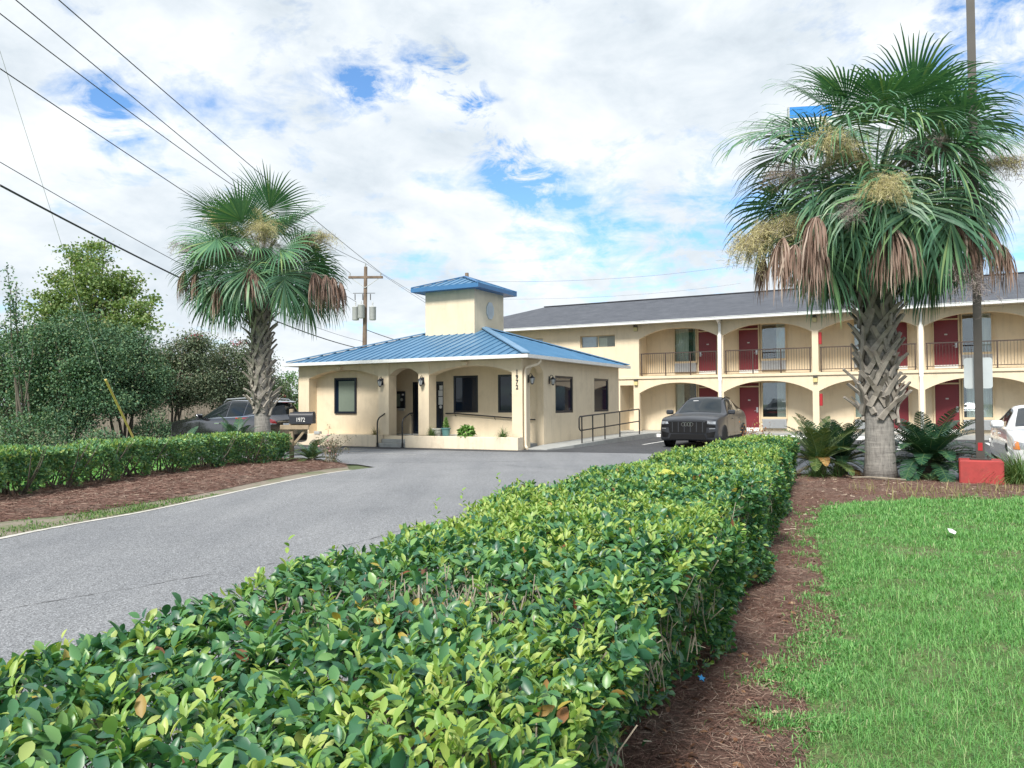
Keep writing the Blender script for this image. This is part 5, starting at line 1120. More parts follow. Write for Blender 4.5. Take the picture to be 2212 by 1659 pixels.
# ------------------------------------------------------------------ trees
def tree(name, loc, trunks, clumps, nleaf, lsize, m, lab, cat, seed, trunk_r=.12, clr=.55, grp=None, bm='bark', flowers=0, wr=.6):
    """clumps: list of (x, y, z, rx, ry, rz) ellipsoids the crown is drawn from"""
    r = np.random.default_rng(seed); rt = empty(name, loc, 0, lab, cat, grp)
    vol = np.array([c[3]*c[4]*c[5] for c in clumps])**.75; vol /= vol.sum(); cc = []
    ncl = max(10, int(nleaf/75)); pick = r.choice(len(clumps), ncl, p=vol)
    for i in pick:
        c = clumps[i]; d = nrmz(r.normal(size=3)); rad = r.random()**.42; cc.append((c[0]+d[0]*c[3]*rad, c[1]+d[1]*c[4]*rad, c[2]+d[2]*c[5]*rad))
    cc = np.array(cc); w = MB(); 
    for (tx, ty, h, lx, ly) in trunks:
        pts = [Vector((tx+lx*t*t, ty+ly*t*t, h*t)) + Vector((r.normal()*.03, r.normal()*.03, 0)) for t in np.linspace(0, 1, 7)]; w.tube(pts, [trunk_r*(1-.6*t) for t in np.linspace(0, 1, 7)], 7)
        top = pts[-1]; near = cc[np.argsort(np.hypot(cc[:, 0]-top.x, cc[:, 1]-top.y)+r.random(len(cc))*2)[:max(6, len(cc)//(6*len(trunks)))]]
        for q in near:
            a = pts[r.integers(3, 7)]; q = Vector(q); mid = a.lerp(q, .5)+Vector((r.normal()*.15, r.normal()*.15, .2)); w.tube([a, mid, q], [trunk_r*.3, trunk_r*.18, .01], 5, caps=False)
    w.build('trunk', M[bm], rt, smooth='all', fixn=False)
    idx = r.integers(0, ncl, nleaf); sz = r.uniform(.6, 1.3, ncl)*clr; C = cc[idx]+r.normal(size=(nleaf, 3))*np.c_[sz[idx], sz[idx], sz[idx]*.55]*.55
    D = r.normal(size=(nleaf, 3))+np.array([0, 0, -.15]); N = r.normal(size=(nleaf, 3))*.75+np.array([0, 0, .9])
    leafmesh('crown', C, D, N, lsize*r.uniform(.7, 1.3, nleaf), lsize*wr*r.uniform(.8, 1.2, nleaf), T_RHOMB, m, None, rt)
    if flowers:
        fl = cc[np.argsort(-cc[:, 2])[:flowers]]; Cf = fl[r.integers(0, flowers, flowers*30)]+r.normal(size=(flowers*30, 3))*.10
        leafmesh('flowers', Cf, r.normal(size=Cf.shape), r.normal(size=Cf.shape), .07, .06, T_RHOMB, M['flowerred'], None, rt)
    return rt
M['syc'] = leafmat('sycamore_leaf', [(0.0, (0.113, 0.196, 0.080)), (0.5, (0.186, 0.278, 0.101)), (0.9, (0.258, 0.340, 0.128)), (1.0, (0.351, 0.319, 0.149))], 0.5, 0.3, 0.4)
M['crape'] = leafmat('crape_leaf', [(0.0, (0.060, 0.133, 0.084)), (0.5, (0.101, 0.193, 0.112)), (0.9, (0.164, 0.258, 0.131)), (1.0, (0.254, 0.265, 0.140))], 0.6, 0.12, 0.22)
M['crape2'] = leafmat('crape_leaf_olive', [(0.0, (0.080, 0.123, 0.082)), (0.5, (0.135, 0.182, 0.115)), (0.9, (0.207, 0.246, 0.148)), (1.0, (0.253, 0.207, 0.165))], 0.62, 0.13, 0.2)
M['fargreen'] = leafmat('far_leaf', [(0.0, (0.06, 0.15, 0.05)), (0.6, (0.11, 0.24, 0.075)), (1.0, (0.19, 0.31, 0.10))], 0.5, 0.25, 0.4)
def T(px, py, y): v = at(px, py, y); return v
def cl(base, lst, y):
    """crown ellipsoids given by sight position (px, py) and pixel radii at depth y + dy"""
    out = []
    for (px, py, rx, ry, dy) in lst:
        v = at(px, py, y+dy); k = (y+dy)/1662; out.append((v.x-base[0], v.y-base[1], v.z, rx*k, max(rx, ry)*k*.8, ry*k))
    return out
b = T(205, 960, 46); b = (b.x, b.y, 0)
tree('sycamore_tree', b, [(0, 0, 8.5, .3, 0), (0.2, 0, 7, -1.2, .3), (0, .2, 6.5, 1.5, -.3)], cl(b, [(190, 555, 50, 45, 0), (150, 610, 50, 45, 1), (215, 610, 65, 50, -1), (275, 620, 40, 40, 0), (110, 660, 55, 50, 0), (190, 680, 80, 50, 1), (290, 690, 55, 50, -1), (320, 660, 25, 30, 0), (230, 750, 100, 60, 0), (90, 720, 50, 50, 0)], 46), 25000, .175, M['syc'], 'tall light green sycamore rising above the dark trees at left', 'tree', 61, .22, .6, wr=.8)
G4 = 'dark crape myrtles by the wooden fence'
def crape(px, y, lst, n, lab, seed, m='crape', fl=0, tr=.06, nt=5, ht=2.6, ls=.092):
    b = T(px, 960, y); b = (b.x, y, 0); r = random.Random(seed)
    trunks = [(r.uniform(-.25, .25), r.uniform(-.2, .2), ht*r.uniform(.8, 1.2), r.uniform(-.9, .9), r.uniform(-.6, .6)) for _ in range(nt)]
    return tree('crape_myrtle', b, trunks, cl(b, lst, y), n, ls, M[m], lab, 'tree', seed, tr, .5, G4, 'bark', fl)
crape(20, 27, [(0, 790, 60, 70, 0), (40, 740, 35, 60, 0), (10, 880, 60, 60, 0), (-70, 780, 70, 100, 0), (60, 850, 50, 70, .5)], 20000, 'dark crape myrtle cut by the left picture edge', 62)
crape(150, 26, [(110, 740, 60, 50, 0), (170, 720, 60, 50, .5), (130, 810, 85, 60, 0), (200, 790, 70, 60, 0), (90, 870, 60, 50, 0), (210, 860, 70, 45, 0), (150, 900, 80, 35, 0)], 36000, 'dense dark crape myrtle below the tall sycamore', 63, ls=.09)
crape(265, 28, [(250, 745, 60, 50, 0), (300, 760, 50, 45, 0), (240, 820, 60, 50, 0), (310, 820, 60, 50, 0), (270, 870, 70, 30, 0)], 26000, 'dark crape myrtle with pale stems just left of the yellow guard', 64, ls=.09)
crape(385, 31, [(345, 790, 45, 40, 0), (400, 775, 45, 45, 0), (370, 840, 60, 40, 0), (430, 830, 50, 45, 0), (420, 745, 30, 20, 0)], 24000, 'olive crape myrtle with a few pink flowers above the fence', 65, 'crape2', 3)
crape(500, 33, [(460, 780, 40, 40, 0), (510, 775, 45, 40, 0), (480, 840, 55, 40, 0), (545, 810, 40, 50, 0), (600, 850, 35, 40, 1)], 22000, 'olive crape myrtle behind the slim palm trunk', 66, 'crape2', 2)
# tall loose shoots at the far left
sh = empty('crape_myrtle', (T(45, 960, 25).x, 25, 0), 0, 'thin upright crape myrtle shoots against the sky at far left', 'tree', G4)
w = MB(); C = []; 
for k, (px, py) in enumerate([(15, 580), (35, 610), (22, 640), (52, 690), (75, 700), (8, 690)]):
    q = T(px, py, 25)-Vector(sh.location); p0 = Vector((random.uniform(-.3, .3), random.uniform(-.3, .3), 0)); pts = [p0.lerp(q, t)+Vector((.25*math.sin(t*3+k), 0, 0))*(1-t) for t in np.linspace(0, 1, 9)]; w.tube(pts, [.04*(1-.85*t)+.004 for t in np.linspace(0, 1, 9)], 5)
    for t in rng.uniform(.55, 1, 260): C.append(np.array(pts[min(7, int(t*8))].lerp(pts[min(8, int(t*8)+1)], t*8-int(t*8)))+rng.normal(size=3)*.10)
w.build('trunk', M['bark'], sh, fixn=False); C = np.array(C); leafmesh('crown', C, rndv(len(C)), rndv(len(C)), .10, .055, T_RHOMB, M['crape'], None, sh)
b = T(625, 960, 60); b = (b.x, 60, 0)
tree('background_tree', b, [(0, 0, 2.5, 0, 0)], cl(b, [(620, 850, 40, 55, 0), (600, 900, 60, 50, 0), (650, 880, 50, 50, 0), (570, 880, 50, 50, 3)], 60), 8000, .22, M['fargreen'], 'brighter green tree between the palm and the left lobby wall', 'tree', 67, .15, .8)
b = T(80, 960, 62); b = (b.x, 62, 0)
tree('background_tree', b, [(0, 0, 5, 0, 0)], cl(b, [(60, 830, 120, 70, 0), (-60, 800, 90, 90, 0), (160, 850, 90, 60, 2)], 62), 12000, .28, M['crape'], 'dark tree mass far behind the left crape myrtles', 'tree', 68, .2, 1.1)
b = T(420, 960, 70); b = (b.x, 70, 0)
tree('background_tree', b, [(0, 0, 4, 0, 0)], cl(b, [(400, 850, 90, 55, 0), (500, 860, 90, 50, 2), (310, 850, 80, 50, 2)], 70), 11000, .30, M['crape2'], 'far olive trees showing above the wooden fence', 'tree', 69, .2, 1.1)
def shrub(px, y, w_, h_, n, lab, seed, m='crape'):
    b = T(px, 960, y); rt = empty('shrub', (b.x, y, 0), 0, lab, 'shrub', 'dark shrubs along the fence foot'); r = np.random.default_rng(seed)
    d = nrmz(r.normal(size=(n, 3))); d[:, 2] = np.abs(d[:, 2]); C = d*np.array([w_, .6, h_])*(.35+.65*r.random((n, 1))**.5)*(1+.25*vnoise(d*3, 1.5, seed))[:, None]
    leafmesh('foliage', C, d+r.normal(size=(n, 3))*.7, d+np.array([0, 0, .6])+r.normal(size=(n, 3))*.4, r.uniform(.06, .12, n), .05, T_RHOMB, M[m], None, rt)
    wv = MB()
    for k in range(6): wv.tube([(r.normal()*.05, r.normal()*.05, 0), (r.normal()*w_*.5, r.normal()*.2, h_*.8)], [.02, .006], 4)
    wv.build('stems', M['bark'], rt); return rt
shrub(335, 27, 1.0, 1.25, 3600, 'dark shrub behind the hedge between the pale stems and the yellow guard', 71)
shrub(420, 30, 1.5, 1.1, 3600, 'low dark shrub at the fence foot beside the front of the parked car', 72)
shrub(215, 24.5, .9, .75, 1800, 'low dark shrub under the dense crape myrtle', 73)
shrub(70, 24.5, 1.4, 1.3, 3800, 'dark shrub filling the far left under the cut crape myrtle', 74)
# wooden fence
fn = empty('wooden_fence', (T(400, 960, 35).x, 35.0, 0), R(-6), 'weathered wooden privacy fence behind the crape myrtles', 'fence')
w = MB(); rr = random.Random(3); x = -7.0
while x < 3.6: h = 1.95+rr.uniform(-.03, .03); w.box(x, x+.145, rr.uniform(-.012, 0), .02, .03, h); x += .155
w.build('panel', M['fence'], fn); 
for k in range(5): MB().box(-6.9+k*2.6, -6.8+k*2.6, .025, .12, 0, 1.9).build('post', M['fence'], fn)
# ------------------------------------------------------------------ lawn grass, straw, litter
M['grass'] = leafmat('grass_blade', [(0.0, (0.076, 0.207, 0.067)), (0.4, (0.143, 0.350, 0.101)), (0.8, (0.223, 0.477, 0.146)), (0.95, (0.329, 0.530, 0.207)), (1.0, (0.488, 0.466, 0.302))], 0.5, 0.32, 0.3, (1.1, 1.25, .6))
M['grass2'] = leafmat('verge_grass', [(0.0, (0.06, 0.14, 0.035)), (0.6, (0.11, 0.21, 0.06)), (1.0, (0.24, 0.27, 0.11))], 0.55, 0.2, 0.3)
def grass_patch(name, poly, n, box, hfun, m, dfun, w=.0036):
    x = rng.uniform(box[0], box[1], n); y = rng.uniform(box[2], box[3], n)
    k = inpoly(x, y, poly); x, y = x[k], y[k]; k = rng.random(len(x)) < dfun(x, y); x, y = x[k], y[k]; n = len(x)
    h = hfun(x, y)*np.where(rng.random(n) < .04, rng.uniform(1.4, 2.2, n), rng.uniform(.5, 1.2, n)); a = rng.uniform(0, 6.283, n); tl = rng.uniform(.05, 1.0, n)**.8*1.45; D = np.c_[np.cos(a)*tl, np.sin(a)*tl, np.ones(n)]
    dist = np.hypot(x, y); wd = np.clip(w*dist/5, w*.7, w*2.2)
    o = leafmesh(name, np.c_[x, y, surfz(x, y)-.004], D, np.c_[-np.cos(a), -np.sin(a), np.full(n, .4)], h, wd, T_BLADE, m, None, None, bend=.35*tl); return tag(o, kind='stuff')
dr_ = np.array([p[:2] for p in lawn_edge])
def edist(x, y):
    d = np.full(len(x), 9.0)
    for p in dr_[::2]: d = np.minimum(d, np.hypot(x-p[0], y-p[1]))
    return d
def ldens(x, y): 
    dist = np.hypot(x, y); base = np.clip(4.6/dist, .22, 1)*np.where(x > y*.72+1.2, .35, 1)
    nz = vnoise(np.c_[x, y, 0*x], 2.2, 5)+.6*vnoise(np.c_[x, y, 0*x], 6.0, 9); return base*np.clip(.74+.52*nz, .06, 1)*np.clip(.35+edist(x, y)/.35, 0, 1)
def lh(x, y): return np.clip(.070+.028*vnoise(np.c_[x, y, 0*x], 1.6, 15)+.016*vnoise(np.c_[x, y, 0*x], 5, 16), .03, .14)*np.clip(.5+edist(x, y)/.5, 0, 1)
grass_patch('grass', lawn_poly, 820000, (0.3, 9.5, 1.2, 11.6), lh, M['grass'], ldens)
vp = [(-8.5, 3), (-6.2, 3), (-5.95, 8.7), (-5.6, 10.0), (-5.3, 11.0), (-5.05, 12.2), (-4.9, 13), (-5.4, 12.9), (-5.85, 11.7), (-6.15, 10.7), (-6.7, 10.0), (-7.4, 8.2)]
grass_patch('grass', vp, 60000, (-8.5, -4.9, 5, 13), lambda x, y: np.full(len(x), .045), M['grass2'], lambda x, y: np.clip(.45+.7*vnoise(np.c_[x, y, 0*x], 1.4, 25), 0, 1), .006)
lp = [(-8.9, 9), (-8.4, 12.5), (-7.9, 15.2), (-7.3, 18.5), (-9.5, 22), (-14, 23.5), (-18, 22), (-16, 10)]
grass_patch('grass', lp, 60000, (-16, -7, 9, 23), lambda x, y: np.full(len(x), .06), M['grass'], lambda x, y: np.full(len(x), 1.0), .008)
def creep():
    n = 90000; i = rng.integers(0, len(dr_)-1, n); f = rng.random(n); off = rng.normal(size=n)*.17; P = dr_[i]*(1-f[:, None])+dr_[i+1]*f[:, None]; d = dr_[i+1]-dr_[i]; nn = np.c_[-d[:, 1], d[:, 0]]/np.maximum(np.hypot(*d.T), 1e-6)[:, None]
    P = P+nn*off[:, None]; k = (vnoise(np.c_[P, 0*f], 3.4, 33)*.6+.7*vnoise(np.c_[P, 0*f], 9, 34)+rng.normal(size=n)*.45 > .25+2.2*np.abs(off)) & (P[:, 1] > .8) & (P[:, 0] < 9.5); P = P[k]; n = len(P); a = rng.uniform(0, 6.283, n); tl = rng.uniform(.2, 1.3, n)
    tag(leafmesh('grass', np.c_[P, surfz(P[:, 0], P[:, 1])], np.c_[np.cos(a)*tl, np.sin(a)*tl, np.ones(n)], np.c_[-np.cos(a), -np.sin(a), np.full(n, .4)], rng.uniform(.02, .06, n), .004+.0006*P[:, 1], T_BLADE, M['grass'], None, None, bend=.3*tl), kind='stuff')
creep()
# weeds along the lawn edge, seed heads far back
x = rng.uniform(5.5, 9.5, 900); y = rng.uniform(11.3, 12.7, 900); k = rng.random(900) < .35
tag(leafmesh('dry_grass', np.c_[x, y, np.full(900, .03)][k], (rng.normal(size=(900, 3))*.25+np.array([0, 0, 1]))[k], rndv(900)[k], rng.uniform(.10, .26, 900)[k], .012, T_BLADE, M['grassdry']), kind='stuff')
M['straw'] = leafmat('pine_straw', [(0.0, (0.045, 0.028, 0.022)), (0.3, (0.156, 0.082, 0.066)), (0.7, (0.254, 0.156, 0.123)), (0.93, (0.377, 0.287, 0.230)), (1.0, (0.451, 0.369, 0.295))], 0.9, 0.05, 0.2, (1, 1, 1))
def scatter(name, poly, n, box, L, W, m, tmpl, zr=(.03, .07), tilt=.18, dens=None, kind='stuff', zf=None):
    x = rng.uniform(box[0], box[1], n); y = rng.uniform(box[2], box[3], n); k = inpoly(x, y, poly)
    if dens is not None: k &= rng.random(n) < dens(x, y)
    x, y = x[k], y[k]; n = len(x); a = rng.uniform(0, 6.283, n)
    o = leafmesh(name, np.c_[x, y, surfz(x, y)+rng.uniform(*zr, n)], np.c_[np.cos(a), np.sin(a), rng.normal(size=n)*tilt], np.c_[rng.normal(size=n)*.4, rng.normal(size=n)*.4, np.ones(n)], rng.uniform(*L, n), W, tmpl, m); return tag(o, kind=kind)
bedR = bed_far+list(lawn_edge)
scatter('pine_straw', bedR, 700000, (-.6, 10, 1.5, 16), (.02, .085), .0022, M['straw'], T_STICK, (.0, .022), .14, lambda x, y: np.clip(5.5/np.hypot(x, y), .3, 1))
scatter('pine_straw', bedL, 60000, (-8.5, -3.9, 5, 20.5), (.06, .16), .006, M['straw'], T_STICK, (.0, .025), .14)
M['litter'] = leafmat('fallen_leaf', [(0.0, (0.06, 0.030, 0.02)), (0.5, (0.17, 0.085, 0.05)), (0.9, (0.30, 0.17, 0.09)), (1.0, (0.48, 0.40, 0.28))], 0.75, 0.05, 0.3, (1, 1, 1))
scatter('leaf_litter', bedR, 16000, (-.6, 9, 1.5, 15), (.025, .055), .022, M['litter'], T_LEAF, (.004, .022), .35, lambda x, y: np.where((y < 4.4) & (x < .30+.42*(y-1.7)+.12), 1.0, .12))
scatter('wood_chips', bedR, 2600, (2.5, 9.5, 8, 15.5), (.03, .09), .014, leafmat('chip', [(0, (.30, .22, .16)), (1, (.58, .50, .40))], .9, 0, .2), T_STICK, (.004, .015), .1, lambda x, y: np.full(len(x), .5))
# ------------------------------------------------------------------ cars
def paint(name, c, metal=.3, rough=.32, coat=1.0): return mat(name, c, rough, 0.0, 1, metal=metal, coat=coat)
M['paintgrey'] = paint('dark_grey_paint', (0.058, 0.062, 0.072), .45, .34, .25); M['paintblack'] = paint('black_paint', (0.13, 0.13, 0.14), .9, .12); M['paintwhite'] = paint('white_car_paint', (0.78, 0.79, 0.80), 0, .35)
M['carglass'] = panemat('car_glass', (0.012, 0.017, 0.020), clear=False); M['chrome'] = mat('chrome', (0.75, 0.76, 0.78), .12, 0, 1, metal=1.0)
M['blackplastic'] = mat('black_plastic', (0.008, 0.008, 0.009), .55, .1, 9, spec=.25); M['headlamp'] = mat('headlamp_lens', (0.30, 0.32, 0.35), .1, .5, 14, coat=1.0); M['amber'] = mat('amber_lens', (0.75, 0.25, 0.05), .2, .1, 9, coat=1.0)
M['taillamp'] = mat('tail_lamp', (0.48, 0.02, 0.03), .15, .2, 14, coat=1.0); M['rim'] = mat('alloy_rim', (0.32, 0.33, 0.34), .3, .05, 6, metal=.8); M['rimdark'] = mat('dark_alloy_rim', (0.10, 0.10, 0.105), .35, .05, 6, metal=.6)
M['interior'] = mat('seat_fabric', (0.05, .05, .05), .9, .1, 5)
def cr(p0, p1, p2, p3, t, k=1.0):
    m1 = (p2-p0)*.5*k; m2 = (p3-p1)*.5*k; t2 = t*t; t3 = t2*t
    return (2*t3-3*t2+1)*p1+(t3-2*t2+t)*m1+(-2*t3+3*t2)*p2+(t3-t2)*m2
class CarSurf:
    def __init__(s, st):
        G = []
        for q in st:
            x, y1, z1, y2, z2, y3, z3, y4, z4, x5, y5, z5, x6, z6 = q
            G.append([(x, 0, z1+.0), (x, y1, z1), (x, y2, z2), (x, y3, z3), (x, y4, z4), (x5, y5, z5), (x6, 0, z6)])
        s.G = np.array(G, float); s.ns, s.nt = s.G.shape[:2]
    def row(s, i, t):
        j = min(int(t), s.nt-2); f = t-j; g = s.G[i]
        p0 = g[j-1] if j > 0 else g[j]; p3 = g[j+2] if j+2 < s.nt else g[j+1]*np.array([1, -1, 1])*0+np.array([g[j+1][0], -g[j][1], g[j][2]])
        return cr(p0, g[j], g[j+1], p3, f, .62)
    def P(s, a, t):
        i = min(int(a), s.ns-2); f = a-i; r = [s.row(max(0, min(s.ns-1, i+d)), t) for d in (-1, 0, 1, 2)]; return cr(r[0], r[1], r[2], r[3], f, .85)
    def nrm(s, a, t):
        e = .02; u = s.P(min(a+e, s.ns-1), t)-s.P(max(a-e, 0), t); v = s.P(a, min(t+e, s.nt-1))-s.P(a, max(t-e, 0)); n = np.cross(u, v); n = n/max(1e-9, np.linalg.norm(n))
        c = s.P(a, t)-np.array([s.P(a, t)[0], 0, .6]); return n if n@c > 0 else -n
    def body(s, mat_, par, ks=6, kt=5):
        mb = MB(); A = np.linspace(0, s.ns-1, (s.ns-1)*ks+1); Tt = np.linspace(0, s.nt-1, (s.nt-1)*kt+1); g = {}; V = []
        for i, a in enumerate(A):
            ring = [s.P(a, t) for t in Tt]; full = ring+[p*np.array([1, -1, 1]) for p in ring[-2:0:-1]]; V += [tuple(p) for p in full]
        n = 2*len(Tt)-2; F = []
        for i in range(len(A)-1):
            for k in range(n): k2 = (k+1) % n; F.append((i*n+k, i*n+k2, (i+1)*n+k2, (i+1)*n+k))
        F.append(tuple(range(n-1, -1, -1))); F.append(tuple((len(A)-1)*n+k for k in range(n)))
        mb.add(V, F); s.bvh = BVHTree.FromPolygons([Vector(v) for v in V], F); o = mb.build('body', mat_, par, smooth=True); return o
    def patch(s, name, m, par, a0, a1, t0, t1, off=.006, na=10, ntt=8, sides=(1, -1), join=False, edge=None):
        out = []; allmb = MB()
        for sg in sides:
            mb = MB(); V = []
            for i in range(na+1):
                for j in range(ntt+1):
                    f = i/na; g = j/ntt; aa = a0+(a1-a0)*f; lo, hi = (t0, t1) if edge is None else edge(f, t0, t1); tt = lo+(hi-lo)*g; p = s.P(aa, tt)+s.nrm(aa, tt)*off; V.append((p[0], p[1]*sg, p[2]))
            F = [(i*(ntt+1)+j, (i+1)*(ntt+1)+j, (i+1)*(ntt+1)+j+1, i*(ntt+1)+j+1) for i in range(na) for j in range(ntt)]
            if join: allmb.add(V, F)
            else: mb.add(V, F); out.append(mb.build(name, m, par, smooth='all'))
        if join: out.append(allmb.build(name, m, par, smooth='all'))
        return out
    def drape(s, name, m, par, corners, ax, off=.008, n=8, mm=6, mirror=False):
        """4 corners in the plane facing ax ('+x','-x','+y','-y'), projected onto the body"""
        mb = MB(); V = []; c = [np.array(q, float) for q in corners]
        for i in range(n+1):
            for j in range(mm+1):
                f, g = i/n, j/mm; q = (c[0]*(1-f)+c[1]*f)*(1-g)+(c[3]*(1-f)+c[2]*f)*g
                if ax[1] == 'x': o = Vector((6 if ax[0] == '+' else -6, q[0], q[1])); d = Vector((-1 if ax[0] == '+' else 1, 0, 0))
                else: o = Vector((q[0], 6 if ax[0] == '+' else -6, q[1])); d = Vector((0, -1 if ax[0] == '+' else 1, 0))
                hit = s.bvh.ray_cast(o, d)[0]
                V.append(tuple(hit-d*off) if hit else tuple(o-d*off*0+d*(6-s.G[:, :, 0].max() if ax == '+x' else 5.1)))
        F = [(i*(mm+1)+j, (i+1)*(mm+1)+j, (i+1)*(mm+1)+j+1, i*(mm+1)+j+1) for i in range(n) for j in range(mm)]
        mb.add(V, F); o = mb.build(name, m, par, smooth='all')
        if mirror: s.drape(name, m, par, [(-q[0], q[1]) for q in corners] if ax[1] == 'x' else corners, ax if ax[1] == 'x' else ('-' if ax[0] == '+' else '+')+'y', off, n, mm)
        return o
def wheels(par, xs, y, rad, wid, rimm, nsp=5):
    for x in xs:
        for sg in (1, -1):
            wl = MB().lathe((x, sg*y, rad), [(rad*.66, -wid/2), (rad*.93, -wid/2), (rad, -wid/2+.03), (rad, wid/2-.03), (rad*.93, wid/2), (rad*.66, wid/2)], 28, 0, 'Y').build('wheel', M['black'], par, smooth=True)
            w = MB(); yo = sg*(y+(wid/2-.02)); w.lathe((x, yo, rad), [(rad*.70, -.01), (rad*.70, .012), (rad*.62, .012), (rad*.60, -.008)], 28, 0, 'Y'); w.lathe((x, yo, rad), [(rad*.16, -.01), (rad*.16, .015)], 12, 0, 'Y')
            for k in range(nsp):
                a = 2*math.pi*k/nsp; c, s_ = math.cos(a), math.sin(a); w.add([(x+c*r_-s_*h, yo+sg*yy, rad+s_*r_+c*h) for r_ in (rad*.1, rad*.66) for h, yy in ((-.035, .012), (.035, .012))]+[(x+c*r_-s_*h, yo-sg*.012, rad+s_*r_+c*h) for r_ in (rad*.1, rad*.66) for h in (-.035, .035)], [(0, 1, 3, 2), (0, 2, 6, 4), (1, 5, 7, 3)])
            w.build('rim', rimm, wl)
            MB().lathe((x, sg*(y+wid/2-.045), rad), [(rad*1.13, -.01), (rad*1.13, .01)], 28, 0, 'Y').build('wheel_well_shade', M['blackplastic'], par)  # black disc over the uncut body paints the dark hollow round the wheel
def mirror(par, x, y, z, m):
    for sg in (1, -1):
        w = MB(); w.bbox(x-.07, x+.09, min(sg*y, sg*(y+.24)), max(sg*y, sg*(y+.24)), z-.07, z+.09, .035); w.box(x-.02, x+.04, min(sg*(y-.08), sg*(y)), max(sg*(y-.08), sg*y), z-.09, z-.05); w.build('side_mirror', m, par, smooth=True)
# --- dark grey coupe-roofed SUV, nose out
cu = (4.62, 5.38)
q8 = empty('parked_car', wp(*cu, 0), R(-118), 'dark grey SUV with four silver rings on its grille parked by the ramp', 'car', 'parked cars')
S = CarSurf([
 (2.49,.66,.30,.74,.55,.72,.80,.66,.90,2.47,.45,.94,2.47,.95),(2.36,.88,.25,.94,.52,.92,.80,.86,.95,2.31,.55,1.00,2.34,1.02),(2.02,.93,.24,.985,.55,.97,.85,.93,1.00,2.0,.60,1.06,2.03,1.08),
 (1.45,.95,.24,1.0,.55,.99,.88,.95,1.04,1.42,.65,1.11,1.45,1.13),(.95,.95,.24,.985,.5,.98,.88,.95,1.07,.93,.78,1.12,1.08,1.17),(.35,.95,.24,.98,.5,.975,.9,.94,1.10,.12,.62,1.59,.18,1.655),
 (-.35,.95,.24,.98,.5,.975,.92,.94,1.12,-.35,.635,1.65,-.35,1.70),(-1.1,.95,.24,.99,.52,.985,.94,.93,1.15,-1.1,.61,1.60,-1.1,1.67),(-1.75,.95,.26,1.0,.55,.99,.95,.92,1.19,-1.78,.57,1.43,-1.72,1.53),
 (-2.25,.92,.28,.97,.56,.95,.92,.87,1.14,-2.2,.60,1.19,-2.15,1.23),(-2.47,.80,.34,.88,.58,.85,.85,.78,1.06,-2.44,.5,1.09,-2.44,1.10)])
S.body(M['paintgrey'], q8)
S.patch('windscreen', M['carglass'], q8, 4.06, 4.95, 5.10, 6.0, join=True); S.patch('rear_window', M['carglass'], q8, 8.08, 8.9, 5.2, 6.0, join=True)
S.patch('side_window', M['carglass'], q8, 4.42, 5.92, 4.14, 4.86, edge=lambda f, a, b: (a, a+(b-a)*min(1, .45+f*2.2))); S.patch('side_window', M['carglass'], q8, 6.02, 8.0, 4.14, 4.86, edge=lambda f, a, b: (a+.18*max(0, f-.6), b-(b-a)*max(0, f-.55)*.9))
S.drape('grille', M['blackplastic'], q8, [(-.60, .50), (.60, .50), (.66, .88), (-.66, .88)], '+x', .012, 12, 6)
for k in range(6):
    y = -.5+.2*k; S.drape('grille_bar', M['paintgrey'], q8, [(y-.012, .53), (y+.012, .53), (y+.012, .86), (y-.012, .86)], '+x', .02, 1, 4)
S.drape('bumper_intake', M['blackplastic'], q8, [(-.62, .30), (.62, .30), (.55, .46), (-.55, .46)], '+x', .012, 12, 3)
S.drape('side_intake', M['blackplastic'], q8, [(.66, .36), (.86, .36), (.90, .56), (.62, .50)], '+x', .010, 4, 4, True)
S.drape('headlight', M['headlamp'], q8, [(.56, .815), (.90, .79), (.91, .885), (.54, .87)], '+x', .012, 6, 4, True)
S.drape('lamp_strip', M['blackplastic'], q8, [(.60, .69), (.90, .68), (.90, .755), (.60, .795)], '+x', .009, 6, 2, True)
S.drape('chrome_strip', M['silver'], q8, [(.72, .635), (.89, .64), (.89, .665), (.72, .66)], '+x', .012, 4, 1, True)
e = MB(); 
for k in range(4):
    yc = -.135+.09*k; e.lathe((2.497, yc, .785), [(.0515, .0), (.0515, .012), (.064, .012), (.064, .0)], 20, 0, 'X')
e.f = [f for f in e.f if len(f) == 4]; e.m = e.m[:len(e.f)]
e.build('emblem', M['chrome'], q8, fixn=False)
S.drape('taillight', M['taillamp'], q8, [(-.85, .90), (.85, .90), (.85, 1.0), (-.85, 1.0)], '-x', .01, 10, 2)
for a in (1.0, -.12, -1.05): S.drape('door_seam', M['blackplastic'], q8, [(a-.006, .36), (a+.006, .36), (a+.006, 1.08), (a-.006, 1.08)], '+y', .003, 1, 8, True)
S.drape('sill_trim', M['blackplastic'], q8, [(-1.1, .26), (1.05, .26), (1.05, .36), (-1.1, .36)], '+y', .006, 8, 2, True)
for x in (.15, -.95): 
    for sg in (1, -1): MB().bbox(x-.12, x+.10, min(sg*.97, sg*1.0), max(sg*.97, sg*1.0), .93, .965, .008).build('door_handle', M['paintgrey'], q8)
wheels(q8, (1.50, -1.50), .88, .385, .27, M['rimdark'], 10); mirror(q8, .78, .96, 1.16, M['paintgrey'])
for sg in (1, -1): MB().tube([(.1, sg*.60, 1.62), (-.4, sg*.62, 1.70), (-1.2, sg*.58, 1.65)], .02, 6).build('roof_rail', M['blackplastic'], q8)
MB().box(.45, .46, -.32, -.14, 1.555, 1.575).build('sticker', M['paper'], q8)
